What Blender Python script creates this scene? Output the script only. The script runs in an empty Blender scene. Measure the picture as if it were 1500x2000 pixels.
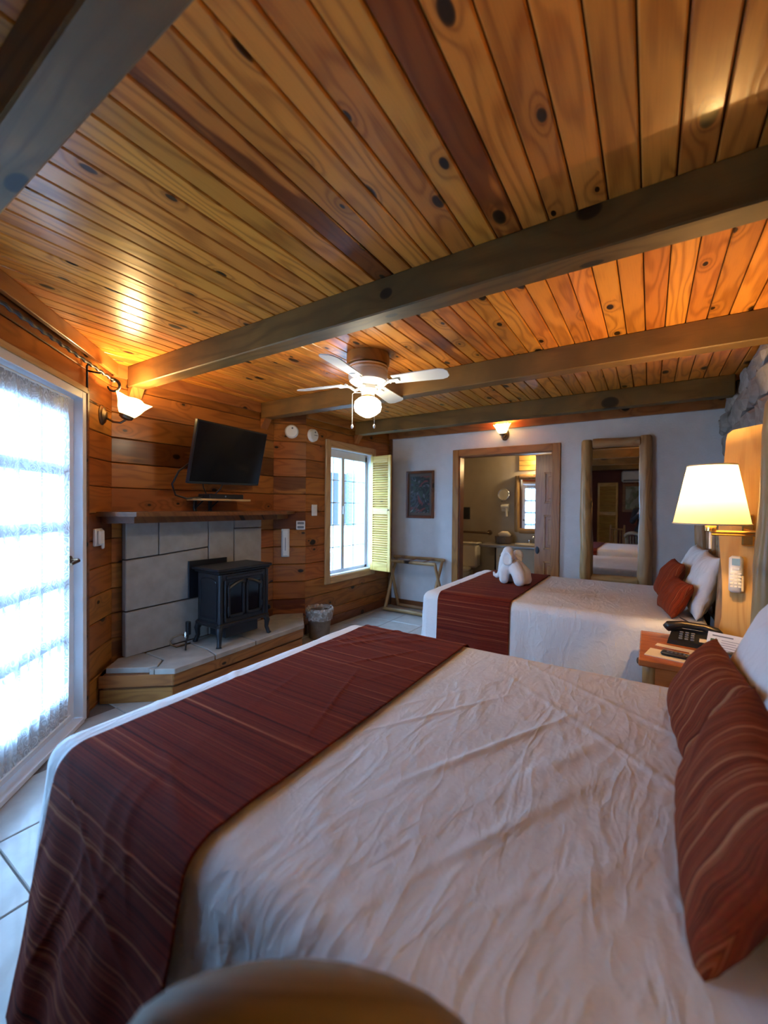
import bpy, bmesh, math, random
from mathutils import Vector, Matrix, noise, Euler
random.seed(7)
PI = math.pi
sc = bpy.context.scene
COL = sc.collection

# ---------------------------------------------------------------- camera
FPX, YAW, PITCH, ROLL = 808.284, 0.572, -0.0133, 0.009
def cam_matrix():
    cy, sy, cp, sp = math.cos(YAW), math.sin(YAW), math.cos(PITCH), math.sin(PITCH)
    fwd = Vector((-sy*cp, cy*cp, sp)); right = Vector((cy, sy, 0)); up = right.cross(fwd)
    r = math.cos(ROLL)*right + math.sin(ROLL)*up
    u = -math.sin(ROLL)*right + math.cos(ROLL)*up
    m = Matrix((r, u, -fwd)).transposed().to_4x4()
    m.translation = Vector((0, 0, 1.4))
    return m
cd = bpy.data.cameras.new('camera'); cam = bpy.data.objects.new('camera', cd); COL.objects.link(cam)
cam.matrix_world = cam_matrix()
cd.sensor_fit = 'VERTICAL'; cd.sensor_height = 24.0; cd.lens = FPX/2000*24.0
cd.clip_start = 0.02; cd.clip_end = 200
cd.dof.use_dof = True; cd.dof.focus_distance = 2.6; cd.dof.aperture_fstop = 1.1
sc.camera = cam

# ---------------------------------------------------------------- world, light, exposure
SKY = 16.0
W = bpy.data.worlds.new('sky'); sc.world = W; W.use_nodes = True
bg = W.node_tree.nodes['Background']
bg.inputs[0].default_value = (0.31, 0.58, 1.0, 1); bg.inputs[1].default_value = SKY
sc.view_settings.view_transform = 'Standard'
sc.view_settings.look = 'None'
sc.view_settings.exposure = 0.95
sc.view_settings.gamma = 1.0
sc.view_settings.use_curve_mapping = False
cy_ = sc.cycles
cy_.use_denoising = True
cy_.max_bounces = 9; cy_.diffuse_bounces = 4; cy_.glossy_bounces = 4; cy_.transmission_bounces = 8; cy_.transparent_max_bounces = 12
cy_.sample_clamp_indirect = 6.0
cy_.caustics_reflective = False; cy_.caustics_refractive = False

def portal(name, loc, direction, sx, sy):
    l = bpy.data.lights.new(name, 'AREA'); l.shape = 'RECTANGLE'; l.size = sx; l.size_y = sy
    l.cycles.is_portal = True
    o = bpy.data.objects.new(name, l); COL.objects.link(o)
    d = Vector(direction).normalized(); zax = -d; yax = Vector((0, 0, 1)); xax = yax.cross(zax).normalized()
    m = Matrix((xax, yax, zax)).transposed().to_4x4(); m.translation = loc
    o.matrix_world = m
S2 = math.sqrt(0.5)
portal('patio_door_daylight_offscreen', (-3.39+S2*1.29-S2*.16, 1.5-S2*1.29-S2*.16, 1.05), (1, 1, 0), 1.8, 2.1)
portal('window_daylight', (-3.30, 4.15, 1.33), (1, 0, 0), 0.95, 1.55)

# ================================================================ materials
def mat(name):
    m = bpy.data.materials.new(name); m.use_nodes = True
    nt = m.node_tree; b = nt.nodes['Principled BSDF']
    return m, nt, b
def N(nt, typ, **kw):
    n = nt.nodes.new(typ)
    for k, v in kw.items(): setattr(n, k, v)
    return n
def math_(nt, op, a=None, b=None, c=None):
    n = nt.nodes.new('ShaderNodeMath'); n.operation = op
    for i, v in enumerate((a, b, c)):
        if v is None: continue
        if isinstance(v, (int, float)): n.inputs[i].default_value = v
        else: nt.links.new(v, n.inputs[i])
    return n.outputs[0]
def ramp(nt, fac, stops, interp='LINEAR'):
    n = nt.nodes.new('ShaderNodeValToRGB'); n.color_ramp.interpolation = interp
    e = n.color_ramp.elements
    while len(e) < len(stops): e.new(0.5)
    for el, (p, c) in zip(e, stops):
        el.position = p; el.color = (*c, 1) if len(c) == 3 else c
    if fac is not None: nt.links.new(fac, n.inputs[0])
    return n.outputs[0]
def mixc(nt, fac, a, b, typ='MIX'):
    n = nt.nodes.new('ShaderNodeMix'); n.data_type = 'RGBA'; n.blend_type = typ
    if isinstance(fac, (int, float)): n.inputs[0].default_value = fac
    else: nt.links.new(fac, n.inputs[0])
    for i, v in ((6, a), (7, b)):
        if isinstance(v, tuple): n.inputs[i].default_value = (*v, 1) if len(v) == 3 else v
        else: nt.links.new(v, n.inputs[i])
    return n.outputs[2]
def plain(name, col, rough=0.5, metal=0.0, bump=None, vary=0.0, coat=0.0, spec=None, emit=None, es=1.0):
    m, nt, b = mat(name)
    b.inputs['Roughness'].default_value = rough; b.inputs['Metallic'].default_value = metal
    b.inputs['Coat Weight'].default_value = coat
    if spec is not None: b.inputs['Specular IOR Level'].default_value = spec
    tc = N(nt, 'ShaderNodeTexCoord')
    nz = N(nt, 'ShaderNodeTexNoise'); nz.inputs['Scale'].default_value = 9.0; nz.inputs['Detail'].default_value = 5
    nt.links.new(tc.outputs['Object'], nz.inputs['Vector'])
    v = max(vary, 0.04)
    c0 = tuple(x*(1-v) for x in col); c1 = tuple(min(1, x*(1+v)) for x in col)
    nt.links.new(ramp(nt, nz.outputs[0], [(0.3, c0), (0.7, c1)]), b.inputs['Base Color'])
    if bump:
        sc_, st, dist = bump
        n2 = N(nt, 'ShaderNodeTexNoise'); n2.inputs['Scale'].default_value = sc_; n2.inputs['Detail'].default_value = 4
        nt.links.new(tc.outputs['Object'], n2.inputs['Vector'])
        bp = N(nt, 'ShaderNodeBump'); bp.inputs['Strength'].default_value = st; bp.inputs['Distance'].default_value = dist
        nt.links.new(n2.outputs[0], bp.inputs['Height']); nt.links.new(bp.outputs[0], b.inputs['Normal'])
    if emit:
        b.inputs['Emission Color'].default_value = (*emit, 1); b.inputs['Emission Strength'].default_value = es
    return m

def wood(name, light, dark, heart, knots=0.5, rough=0.34, coat=0.25, kx=2.6, ky=5.0, freq=150.0, tint=0.22, heartfrac=0.1, axis='X', grain=0.55, grey=None):
    """timber whose grain runs along the local X (or Z) axis of each piece, with knots"""
    m, nt, b = mat(name)
    L = nt.links.new
    tc = N(nt, 'ShaderNodeTexCoord'); oi = N(nt, 'ShaderNodeObjectInfo')
    sp = N(nt, 'ShaderNodeSeparateXYZ'); L(tc.outputs['Object'], sp.inputs[0])
    if axis == 'X': lx, ly, lz = sp.outputs[0], sp.outputs[1], sp.outputs[2]
    else: lx, ly, lz = sp.outputs[2], sp.outputs[0], sp.outputs[1]
    X = math_(nt, 'ADD', lx, math_(nt, 'MULTIPLY', oi.outputs['Random'], 173.0))
    Y = math_(nt, 'ADD', math_(nt, 'ADD', ly, math_(nt, 'MULTIPLY', lz, 0.6)), math_(nt, 'MULTIPLY', oi.outputs['Random'], 61.7))
    def vec(sx, sy, sz=0.0):
        c = N(nt, 'ShaderNodeCombineXYZ')
        L(math_(nt, 'MULTIPLY', X, sx), c.inputs[0]); L(math_(nt, 'MULTIPLY', Y, sy), c.inputs[1])
        return c.outputs[0]
    vo = N(nt, 'ShaderNodeTexVoronoi', voronoi_dimensions='2D', feature='F1'); vo.inputs['Scale'].default_value = 1.0
    L(vec(kx, ky), vo.inputs['Vector'])
    d = vo.outputs['Distance']
    sc_ = N(nt, 'ShaderNodeSeparateColor'); L(vo.outputs['Color'], sc_.inputs[0])
    has = math_(nt, 'LESS_THAN', sc_.outputs[0], knots)
    kr = math_(nt, 'MULTIPLY_ADD', math_(nt, 'POWER', sc_.outputs[1], 1.5), 0.10, 0.036)
    kmask = math_(nt, 'MULTIPLY', math_(nt, 'SUBTRACT', 1.0, math_(nt, 'SMOOTHSTEP', d, 0.0, 1.0) if False else math_(nt, 'MINIMUM', math_(nt, 'POWER', math_(nt, 'DIVIDE', d, kr), 10.0), 1.0)), has)
    halo = math_(nt, 'MULTIPLY', math_(nt, 'POWER', 2.718, math_(nt, 'MULTIPLY', math_(nt, 'MULTIPLY', d, d), -38.0)), has)
    # growth rings
    n1 = N(nt, 'ShaderNodeTexNoise', noise_dimensions='2D'); n1.inputs['Scale'].default_value = 1.0; n1.inputs['Detail'].default_value = 2.0
    L(vec(0.9, 5.5), n1.inputs['Vector'])
    R = math_(nt, 'ADD', math_(nt, 'MULTIPLY_ADD', n1.outputs[0], 0.28, math_(nt, 'MULTIPLY', Y, 0.42)), math_(nt, 'MULTIPLY', halo, 0.085))
    s = math_(nt, 'SINE', math_(nt, 'MULTIPLY', R, freq))
    s = math_(nt, 'POWER', math_(nt, 'MULTIPLY_ADD', s, 0.5, 0.5), 2.2)
    n2 = N(nt, 'ShaderNodeTexNoise', noise_dimensions='2D'); n2.inputs['Scale'].default_value = 1.0; n2.inputs['Detail'].default_value = 4.0
    L(vec(7.0, 190.0), n2.inputs['Vector'])
    n3 = N(nt, 'ShaderNodeTexNoise', noise_dimensions='2D'); n3.inputs['Scale'].default_value = 1.0; n3.inputs['Detail'].default_value = 3.0
    L(vec(1.3, 7.0), n3.inputs['Vector'])
    g = math_(nt, 'ADD', math_(nt, 'MULTIPLY', s, grain), math_(nt, 'MULTIPLY', math_(nt, 'SUBTRACT', n2.outputs[0], 0.5), 0.55))
    col = mixc(nt, g, light, dark)
    hm = math_(nt, 'MULTIPLY', math_(nt, 'GREATER_THAN', math_(nt, 'FRACT', math_(nt, 'MULTIPLY', oi.outputs['Random'], 17.31)), 1-heartfrac), ramp(nt, n3.outputs[0], [(0.40, (0, 0, 0)), (0.47, (1, 1, 1))]))
    col = mixc(nt, math_(nt, 'MULTIPLY', hm, 0.75), col, heart)
    if grey:
        n4 = N(nt, 'ShaderNodeTexNoise'); n4.inputs['Scale'].default_value = 3.0; n4.inputs['Detail'].default_value = 6.0
        L(tc.outputs['Object'], n4.inputs['Vector'])
        col = mixc(nt, ramp(nt, n4.outputs[0], [(0.38, (0, 0, 0)), (0.62, (0.8, 0.8, 0.8))]), col, grey)
    tv = math_(nt, 'MULTIPLY_ADD', math_(nt, 'FRACT', math_(nt, 'MULTIPLY', oi.outputs['Random'], 91.7)), 2*tint, 1-tint)
    hs = N(nt, 'ShaderNodeHueSaturation'); L(col, hs.inputs['Color']); L(tv, hs.inputs['Value'])
    L(math_(nt, 'MULTIPLY_ADD', math_(nt, 'FRACT', math_(nt, 'MULTIPLY', oi.outputs['Random'], 53.3)), 0.016, 0.492), hs.inputs['Hue'])
    col = mixc(nt, math_(nt, 'MULTIPLY', halo, 0.35), hs.outputs[0], tuple(x*0.5 for x in dark))
    col = mixc(nt, math_(nt, 'MULTIPLY', kmask, 0.97), col, (0.010, 0.005, 0.003))
    L(col, b.inputs['Base Color'])
    b.inputs['Roughness'].default_value = rough; b.inputs['Coat Weight'].default_value = coat*0.5; b.inputs['Coat Roughness'].default_value = 0.16
    b.inputs['Specular IOR Level'].default_value = 0.26
    bp = N(nt, 'ShaderNodeBump'); bp.inputs['Strength'].default_value = 0.12; bp.inputs['Distance'].default_value = 0.003
    L(g, bp.inputs['Height']); L(bp.outputs[0], b.inputs['Normal'])
    return m

M = {}
M['ceil'] = wood('honey pine boards', (0.61, 0.228, 0.037), (0.29, 0.083, 0.011), (0.10, 0.020, 0.005), knots=0.72, rough=0.30, coat=0.35, heartfrac=0.05, tint=0.2, grain=0.65)
M['wall'] = wood('red cedar wall boards', (0.31, 0.105, 0.022), (0.15, 0.043, 0.009), (0.065, 0.014, 0.006), knots=0.6, rough=0.36, coat=0.2, kx=2.4, ky=4.0, heartfrac=0.22, tint=0.25)
M['beam'] = wood('weathered timber beam', (0.20, 0.108, 0.030), (0.085, 0.042, 0.011), (0.08, 0.05, 0.02), knots=0.6, rough=0.55, coat=0.0, kx=1.4, ky=3.2, freq=90, grey=(0.105, 0.066, 0.022), grain=0.6)
M['mantel'] = wood('red brown mantel', (0.16, 0.052, 0.018), (0.085, 0.025, 0.009), (0.08, 0.02, 0.01), knots=0.05, heartfrac=0.0, tint=0.05)
M['trim'] = wood('varnished pine trim', (0.31, 0.125, 0.034), (0.16, 0.056, 0.015), (0.14, 0.04, 0.015), knots=0.25, tint=0.1, heartfrac=0.0)
M['trimz'] = wood('varnished pine upright', (0.34, 0.14, 0.04), (0.18, 0.065, 0.018), (0.14, 0.04, 0.015), knots=0.2, tint=0.1, heartfrac=0.0, axis='Z')
M['darktrim'] = wood('dark stained trim', (0.16, 0.055, 0.022), (0.08, 0.025, 0.01), (0.08, 0.02, 0.01), knots=0.1, tint=0.1, heartfrac=0.0)
M['pale'] = wood('pale pine casing', (0.55, 0.36, 0.17), (0.36, 0.20, 0.08), (0.3, 0.15, 0.06), knots=0.2, tint=0.08, heartfrac=0.0, rough=0.4)
M['palez'] = wood('pale pine upright', (0.55, 0.36, 0.17), (0.36, 0.20, 0.08), (0.3, 0.15, 0.06), knots=0.2, tint=0.08, heartfrac=0.0, rough=0.4, axis='Z')
M['shutter'] = wood('yellow pine shutter', (0.64, 0.40, 0.11), (0.42, 0.22, 0.045), (0.4, 0.2, 0.06), knots=0.05, tint=0.08, heartfrac=0.0, rough=0.4)
M['log'] = wood('peeled log', (0.36, 0.205, 0.085), (0.19, 0.095, 0.036), (0.14, 0.07, 0.03), knots=0.3, tint=0.1, heartfrac=0.0, axis='Z', rough=0.42, ky=3.0)
M['logx'] = wood('peeled log lying', (0.36, 0.205, 0.085), (0.19, 0.095, 0.036), (0.14, 0.07, 0.03), knots=0.3, tint=0.1, heartfrac=0.0, axis='X', rough=0.42, ky=3.0)
M['slab'] = wood('golden live edge slab', (0.60, 0.37, 0.15), (0.42, 0.22, 0.075), (0.4, 0.2, 0.07), knots=0.2, tint=0.03, heartfrac=0.0, axis='Z', rough=0.45)
M['night'] = wood('orange varnished nightstand', (0.42, 0.135, 0.035), (0.24, 0.065, 0.016), (0.2, 0.05, 0.015), knots=0.1, tint=0.05, heartfrac=0.0, rough=0.22, coat=0.5)
M['doorwood'] = wood('varnished door', (0.35, 0.15, 0.055), (0.19, 0.075, 0.026), (0.16, 0.06, 0.02), knots=0.08, tint=0.06, heartfrac=0.0, axis='Z', rough=0.3)
M['darkgap'] = plain('rough backing boards', (0.15, 0.055, 0.016), 0.8)
M['plaster'] = plain('white stucco plaster', (0.57, 0.565, 0.57), 0.85, bump=(55, 0.5, 0.004), vary=0.03)
M['beige'] = plain('beige bathroom plaster', (0.42, 0.36, 0.27), 0.75, bump=(40, 0.3, 0.003))
M['maroon'] = plain('dark red wall paint', (0.10, 0.022, 0.022), 0.7)
M['stone'] = plain('grey field stone', (0.23, 0.215, 0.20), 0.85, bump=(22, 0.9, 0.012), vary=0.35)
M['mortar'] = plain('dark mortar', (0.07, 0.065, 0.06), 0.95, bump=(60, 0.6, 0.006))
M['cut'] = plain('cut limestone slab', (0.30, 0.27, 0.24), 0.8, bump=(14, 0.35, 0.006), vary=0.14)
M['tile'] = plain('glazed floor tile', (0.33, 0.30, 0.27), 0.32, bump=(5, 0.15, 0.004), vary=0.12, coat=0.2)
M['grout'] = plain('tile grout', (0.13, 0.11, 0.10), 0.9)
M['iron'] = plain('black cast iron', (0.022, 0.024, 0.03), 0.38, 0.55, bump=(90, 0.2, 0.001))
M['wrought'] = plain('black wrought iron', (0.012, 0.011, 0.011), 0.5, 0.1)
M['black'] = plain('black plastic', (0.012, 0.012, 0.014), 0.3)
M['screen'] = plain('black glass screen', (0.004, 0.004, 0.006), 0.10, spec=0.3)
M['white'] = plain('white plastic', (0.72, 0.72, 0.70), 0.35)
M['whitep'] = plain('white painted frame', (0.70, 0.71, 0.74), 0.4)
M['fan'] = plain('white enamel', (0.72, 0.71, 0.68), 0.3)
M['brass'] = plain('antique brass', (0.42, 0.27, 0.10), 0.32, 1.0)
M['gold'] = plain('polished brass', (0.80, 0.52, 0.18), 0.22, 1.0)
M['bronze'] = plain('aged bronze', (0.16, 0.10, 0.06), 0.4, 0.9)
M['chrome'] = plain('chrome', (0.75, 0.75, 0.76), 0.12, 1.0)
M['ceramic'] = plain('white ceramic', (0.68, 0.64, 0.54), 0.15, coat=0.4)
M['counter'] = plain('grey counter', (0.22, 0.20, 0.19), 0.3)
def cotton():
    m, nt, b = mat('white cotton'); L = nt.links.new
    b.inputs['Base Color'].default_value = (0.71, 0.705, 0.71, 1); b.inputs['Roughness'].default_value = 0.9; b.inputs['Specular IOR Level'].default_value = 0.2
    tc = N(nt, 'ShaderNodeTexCoord')
    def ridge(sx, sy, sz, ang, dist):
        mp = N(nt, 'ShaderNodeMapping'); mp.inputs['Rotation'].default_value = (0, 0, ang); mp.inputs['Scale'].default_value = (sx, sy, sz); L(tc.outputs['Object'], mp.inputs[0])
        n = N(nt, 'ShaderNodeTexNoise'); n.inputs['Scale'].default_value = 1.0; n.inputs['Detail'].default_value = 3.0; n.inputs['Distortion'].default_value = dist
        L(mp.outputs[0], n.inputs['Vector'])
        return math_(nt, 'POWER', math_(nt, 'SUBTRACT', 1.0, math_(nt, 'ABSOLUTE', math_(nt, 'MULTIPLY_ADD', n.outputs[0], 4.0, -2.0))), 2.0)
    h = math_(nt, 'ADD', math_(nt, 'MULTIPLY', ridge(9, 3.0, 5, .5, .6), 0.9), math_(nt, 'MULTIPLY', ridge(14, 5, 8, -.35, .8), 0.5))
    h = math_(nt, 'ADD', h, math_(nt, 'MULTIPLY', ridge(30, 24, 30, .2, .5), 0.22))
    bp = N(nt, 'ShaderNodeBump'); bp.inputs['Strength'].default_value = 0.45; bp.inputs['Distance'].default_value = 0.006
    L(h, bp.inputs['Height']); L(bp.outputs[0], b.inputs['Normal'])
    return m
M['linen'] = cotton()
M['towel'] = plain('white terry towel', (0.80, 0.79, 0.80), 0.95, bump=(160, 0.6, 0.004))
M['paper'] = plain('cream paper', (0.72, 0.60, 0.42), 0.7)
M['card'] = plain('white card', (0.78, 0.78, 0.78), 0.6)
M['strap'] = plain('brown webbing', (0.16, 0.075, 0.035), 0.8)
M['basketw'] = plain('grey brown wicker', (0.14, 0.10, 0.07), 0.8, bump=(120, 0.8, 0.006), vary=0.3)
M['skin'] = plain('skin', (0.42, 0.24, 0.17), 0.55)
M['cloth'] = plain('dark clothing', (0.012, 0.012, 0.016), 0.85)
M['hair'] = plain('dark hair', (0.02, 0.014, 0.01), 0.6)
M['teal'] = plain('teal shutter paint', (0.10, 0.30, 0.33), 0.6)
M['extwall'] = plain('white exterior stucco', (0.75, 0.73, 0.70), 0.9)
M['patio'] = plain('pale concrete', (0.42, 0.41, 0.39), 0.9, vary=0.1)
M['mirror'] = plain('mirror glass', (0.86, 0.87, 0.87), 0.015, 1.0)
M['crest'] = wood('dull brown chair wood', (0.17, 0.13, 0.085), (0.10, 0.075, 0.05), (0.1, 0.07, 0.05), knots=0.0, tint=0.05, heartfrac=0.0, rough=0.6, coat=0.0)
M['seat'] = plain('woven rush seat', (0.30, 0.20, 0.10), 0.8, bump=(80, 0.5, 0.003))
M['acblue'] = plain('white air conditioner', (0.72, 0.74, 0.76), 0.35)
M['print'] = plain('grey print', (0.16, 0.17, 0.2), 0.7)
M['printg'] = plain('green print', (0.07, 0.13, 0.06), 0.6)

def glass(name, tint=(1, 1, 1), rough=0.0):
    m, nt, b = mat(name); nt.nodes.remove(b)
    out = nt.nodes['Material Output']
    t = N(nt, 'ShaderNodeBsdfTransparent'); t.inputs[0].default_value = (*tint, 1)
    g = N(nt, 'ShaderNodeBsdfGlossy'); g.inputs[1].default_value = 0.02
    f = N(nt, 'ShaderNodeLayerWeight'); f.inputs[0].default_value = 0.5
    fr = math_(nt, 'MULTIPLY_ADD', math_(nt, 'POWER', f.outputs['Facing'], 4.0), 0.5, 0.03)
    mx = N(nt, 'ShaderNodeMixShader'); nt.links.new(fr, mx.inputs[0])
    nt.links.new(t.outputs[0], mx.inputs[1]); nt.links.new(g.outputs[0], mx.inputs[2]); nt.links.new(mx.outputs[0], out.inputs[0])
    return m
M['glass'] = glass('window glass', (0.95, 0.97, 0.97))
def bag():
    m, nt, b = mat('clear plastic bag'); out = nt.nodes['Material Output']
    b.inputs['Base Color'].default_value = (0.55, 0.5, 0.46, 1); b.inputs['Roughness'].default_value = 0.25
    tc = N(nt, 'ShaderNodeTexCoord'); nz = N(nt, 'ShaderNodeTexNoise'); nz.inputs['Scale'].default_value = 30; nz.inputs['Detail'].default_value = 4
    nt.links.new(tc.outputs['Object'], nz.inputs['Vector'])
    t = N(nt, 'ShaderNodeBsdfTransparent'); mx = N(nt, 'ShaderNodeMixShader')
    nt.links.new(ramp(nt, nz.outputs[0], [(0.35, (0.15,)*3), (0.7, (0.75,)*3)]), mx.inputs[0])
    nt.links.new(t.outputs[0], mx.inputs[1]); nt.links.new(b.outputs[0], mx.inputs[2]); nt.links.new(mx.outputs[0], out.inputs[0])
    return m
M['bag'] = bag()
def lace():
    m, nt, b = mat('white lace'); nt.nodes.remove(b); L = nt.links.new
    out = nt.nodes['Material Output']; tc = N(nt, 'ShaderNodeTexCoord')
    d = N(nt, 'ShaderNodeBsdfDiffuse'); d.inputs[0].default_value = (0.68, 0.69, 0.70, 1)
    tl = N(nt, 'ShaderNodeBsdfTranslucent'); tl.inputs[0].default_value = (0.62, 0.64, 0.66, 1)
    tr = N(nt, 'ShaderNodeBsdfTransparent')
    m1 = N(nt, 'ShaderNodeMixShader'); m1.inputs[0].default_value = 0.65; L(d.outputs[0], m1.inputs[1]); L(tl.outputs[0], m1.inputs[2])
    vo = N(nt, 'ShaderNodeTexVoronoi', feature='SMOOTH_F1'); vo.inputs['Scale'].default_value = 17
    nz = N(nt, 'ShaderNodeTexNoise'); nz.inputs['Scale'].default_value = 26; nz.inputs['Detail'].default_value = 2; nz.inputs['Distortion'].default_value = 2.5
    L(tc.outputs['UV'], vo.inputs['Vector']); L(tc.outputs['UV'], nz.inputs['Vector'])
    k = math_(nt, 'ADD', math_(nt, 'SINE', math_(nt, 'MULTIPLY', vo.outputs['Distance'], 34.0)), math_(nt, 'MULTIPLY', math_(nt, 'SUBTRACT', nz.outputs[0], 0.5), 3.0))
    su = N(nt, 'ShaderNodeSeparateXYZ'); L(tc.outputs['UV'], su.inputs[0])
    n5 = N(nt, 'ShaderNodeTexNoise', noise_dimensions='1D'); n5.inputs['Scale'].default_value = 9.0; n5.inputs['Detail'].default_value = 2.0; L(su.outputs[0], n5.inputs['W'])
    k = math_(nt, 'ADD', math_(nt, 'MULTIPLY', k, 0.6), math_(nt, 'MULTIPLY_ADD', n5.outputs[0], 3.0, -1.2))
    f = ramp(nt, k, [(0.2, (0.34,)*3), (0.95, (0.86,)*3)])
    mx = N(nt, 'ShaderNodeMixShader'); L(f, mx.inputs[0]); L(tr.outputs[0], mx.inputs[1]); L(m1.outputs[0], mx.inputs[2]); L(mx.outputs[0], out.inputs[0])
    return m
M['lace'] = lace()
def shade_fabric(name, col, trans):
    m, nt, b = mat(name); nt.nodes.remove(b); L = nt.links.new
    out = nt.nodes['Material Output']
    d = N(nt, 'ShaderNodeBsdfDiffuse'); d.inputs[0].default_value = (*col, 1)
    tl = N(nt, 'ShaderNodeBsdfTranslucent'); tl.inputs[0].default_value = (*col, 1)
    nz = N(nt, 'ShaderNodeTexNoise'); nz.inputs['Scale'].default_value = 120
    m1 = N(nt, 'ShaderNodeMixShader'); L(math_(nt, 'MULTIPLY_ADD', nz.outputs[0], 0.06, trans), m1.inputs[0])
    L(d.outputs[0], m1.inputs[1]); L(tl.outputs[0], m1.inputs[2]); L(m1.outputs[0], out.inputs[0])
    return m
M['shade'] = shade_fabric('cream lamp fabric', (0.86, 0.70, 0.40), 0.30)
def glow(name, col, st):
    m, nt, b = mat(name)
    b.inputs['Base Color'].default_value = (0.9, 0.85, 0.72, 1); b.inputs['Roughness'].default_value = 0.25
    b.inputs['Emission Color'].default_value = (*col, 1); b.inputs['Emission Strength'].default_value = st
    return m
M['globe'] = glow('lit opal globe', (1.0, 0.86, 0.60), 34.0)
M['bulb'] = glow('lit bulb', (1.0, 0.72, 0.38), 16.0)
M['vanitybulb'] = glow('lit vanity bulb', (1.0, 0.72, 0.38), 110.0)
M['tulip'] = glow('lit frosted glass shade', (1.0, 0.72, 0.26), 4.0)
def stripes(name, cols, freq, rough=0.85, seed=0.0):
    m, nt, b = mat(name); L = nt.links.new
    tc = N(nt, 'ShaderNodeTexCoord'); sp = N(nt, 'ShaderNodeSeparateXYZ'); L(tc.outputs['UV'], sp.inputs[0])
    c = N(nt, 'ShaderNodeCombineXYZ'); L(math_(nt, 'MULTIPLY_ADD', sp.outputs[1], freq, seed), c.inputs[1]); L(math_(nt, 'MULTIPLY', sp.outputs[0], 0.25), c.inputs[0])
    n1 = N(nt, 'ShaderNodeTexNoise', noise_dimensions='2D'); n1.inputs['Scale'].default_value = 1.0; n1.inputs['Detail'].default_value = 3.0; n1.inputs['Roughness'].default_value = 0.75
    L(c.outputs[0], n1.inputs['Vector'])
    col = ramp(nt, n1.outputs[0], cols)
    c2 = N(nt, 'ShaderNodeCombineXYZ'); L(math_(nt, 'MULTIPLY', sp.outputs[1], 420.0), c2.inputs[1]); L(math_(nt, 'MULTIPLY', sp.outputs[0], 60.0), c2.inputs[0])
    n2 = N(nt, 'ShaderNodeTexNoise', noise_dimensions='2D'); n2.inputs['Scale'].default_value = 1.0; n2.inputs['Detail'].default_value = 2.0
    L(c2.outputs[0], n2.inputs['Vector'])
    col = mixc(nt, 0.35, col, n2.outputs['Color'], 'SOFT_LIGHT')
    L(col, b.inputs['Base Color']); b.inputs['Roughness'].default_value = rough
    b.inputs['Specular IOR Level'].default_value = 0.15
    bp = N(nt, 'ShaderNodeBump'); bp.inputs['Strength'].default_value = 0.3; bp.inputs['Distance'].default_value = 0.003
    L(n1.outputs[0], bp.inputs['Height']); L(bp.outputs[0], b.inputs['Normal'])
    return m
RUST = [(0.30, (0.030, 0.004, 0.004)), (0.42, (0.105, 0.011, 0.006)), (0.50, (0.155, 0.020, 0.008)), (0.55, (0.070, 0.007, 0.005)), (0.62, (0.175, 0.028, 0.010)), (0.72, (0.30, 0.10, 0.045))]
M['runner'] = stripes('rust striped runner', RUST, 52.0)
M['runner2'] = stripes('rust striped throw', RUST, 52.0, seed=40.0)
M['cushion'] = stripes('rust striped cushion cloth', [(0.30, (0.06, 0.009, 0.005)), (0.40, (0.16, 0.024, 0.009)), (0.47, (0.24, 0.046, 0.015)), (0.52, (0.08, 0.010, 0.005)), (0.58, (0.25, 0.055, 0.018)), (0.65, (0.40, 0.17, 0.08))], 48.0, seed=9.0)
M['cushion2'] = stripes('orange striped cushion cloth', [(0.3, (0.10, 0.014, 0.005)), (0.45, (0.26, 0.038, 0.009)), (0.55, (0.13, 0.018, 0.006)), (0.66, (0.36, 0.09, 0.03))], 60.0, seed=3.0)
def art(name, stops, scale):
    m, nt, b = mat(name); L = nt.links.new
    tc = N(nt, 'ShaderNodeTexCoord'); nz = N(nt, 'ShaderNodeTexNoise'); nz.inputs['Scale'].default_value = scale; nz.inputs['Distortion'].default_value = 1.6
    L(tc.outputs['Object'], nz.inputs['Vector'])
    vo = N(nt, 'ShaderNodeTexVoronoi'); vo.inputs['Scale'].default_value = scale*2.2
    ad = N(nt, 'ShaderNodeVectorMath'); ad.operation = 'ADD'; L(tc.outputs['Object'], ad.inputs[0]); L(nz.outputs['Color'], ad.inputs[1]); L(ad.outputs[0], vo.inputs['Vector'])
    s = N(nt, 'ShaderNodeSeparateColor'); L(vo.outputs['Color'], s.inputs[0])
    L(ramp(nt, s.outputs[0], stops, 'CONSTANT'), b.inputs['Base Color']); b.inputs['Roughness'].default_value = 0.35
    return m
M['art'] = art('abstract painting', [(0.0, (0.012, 0.016, 0.014)), (0.3, (0.03, 0.05, 0.035)), (0.48, (0.02, 0.015, 0.02)), (0.6, (0.16, 0.03, 0.03)), (0.74, (0.05, 0.055, 0.07)), (0.86, (0.10, 0.10, 0.11)), (0.95, (0.34, 0.33, 0.30))], 4.0)
M['art2'] = art('green landscape print', [(0.0, (0.20, 0.25, 0.22)), (0.5, (0.06, 0.10, 0.05)), (0.8, (0.12, 0.14, 0.10))], 2.0)

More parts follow.
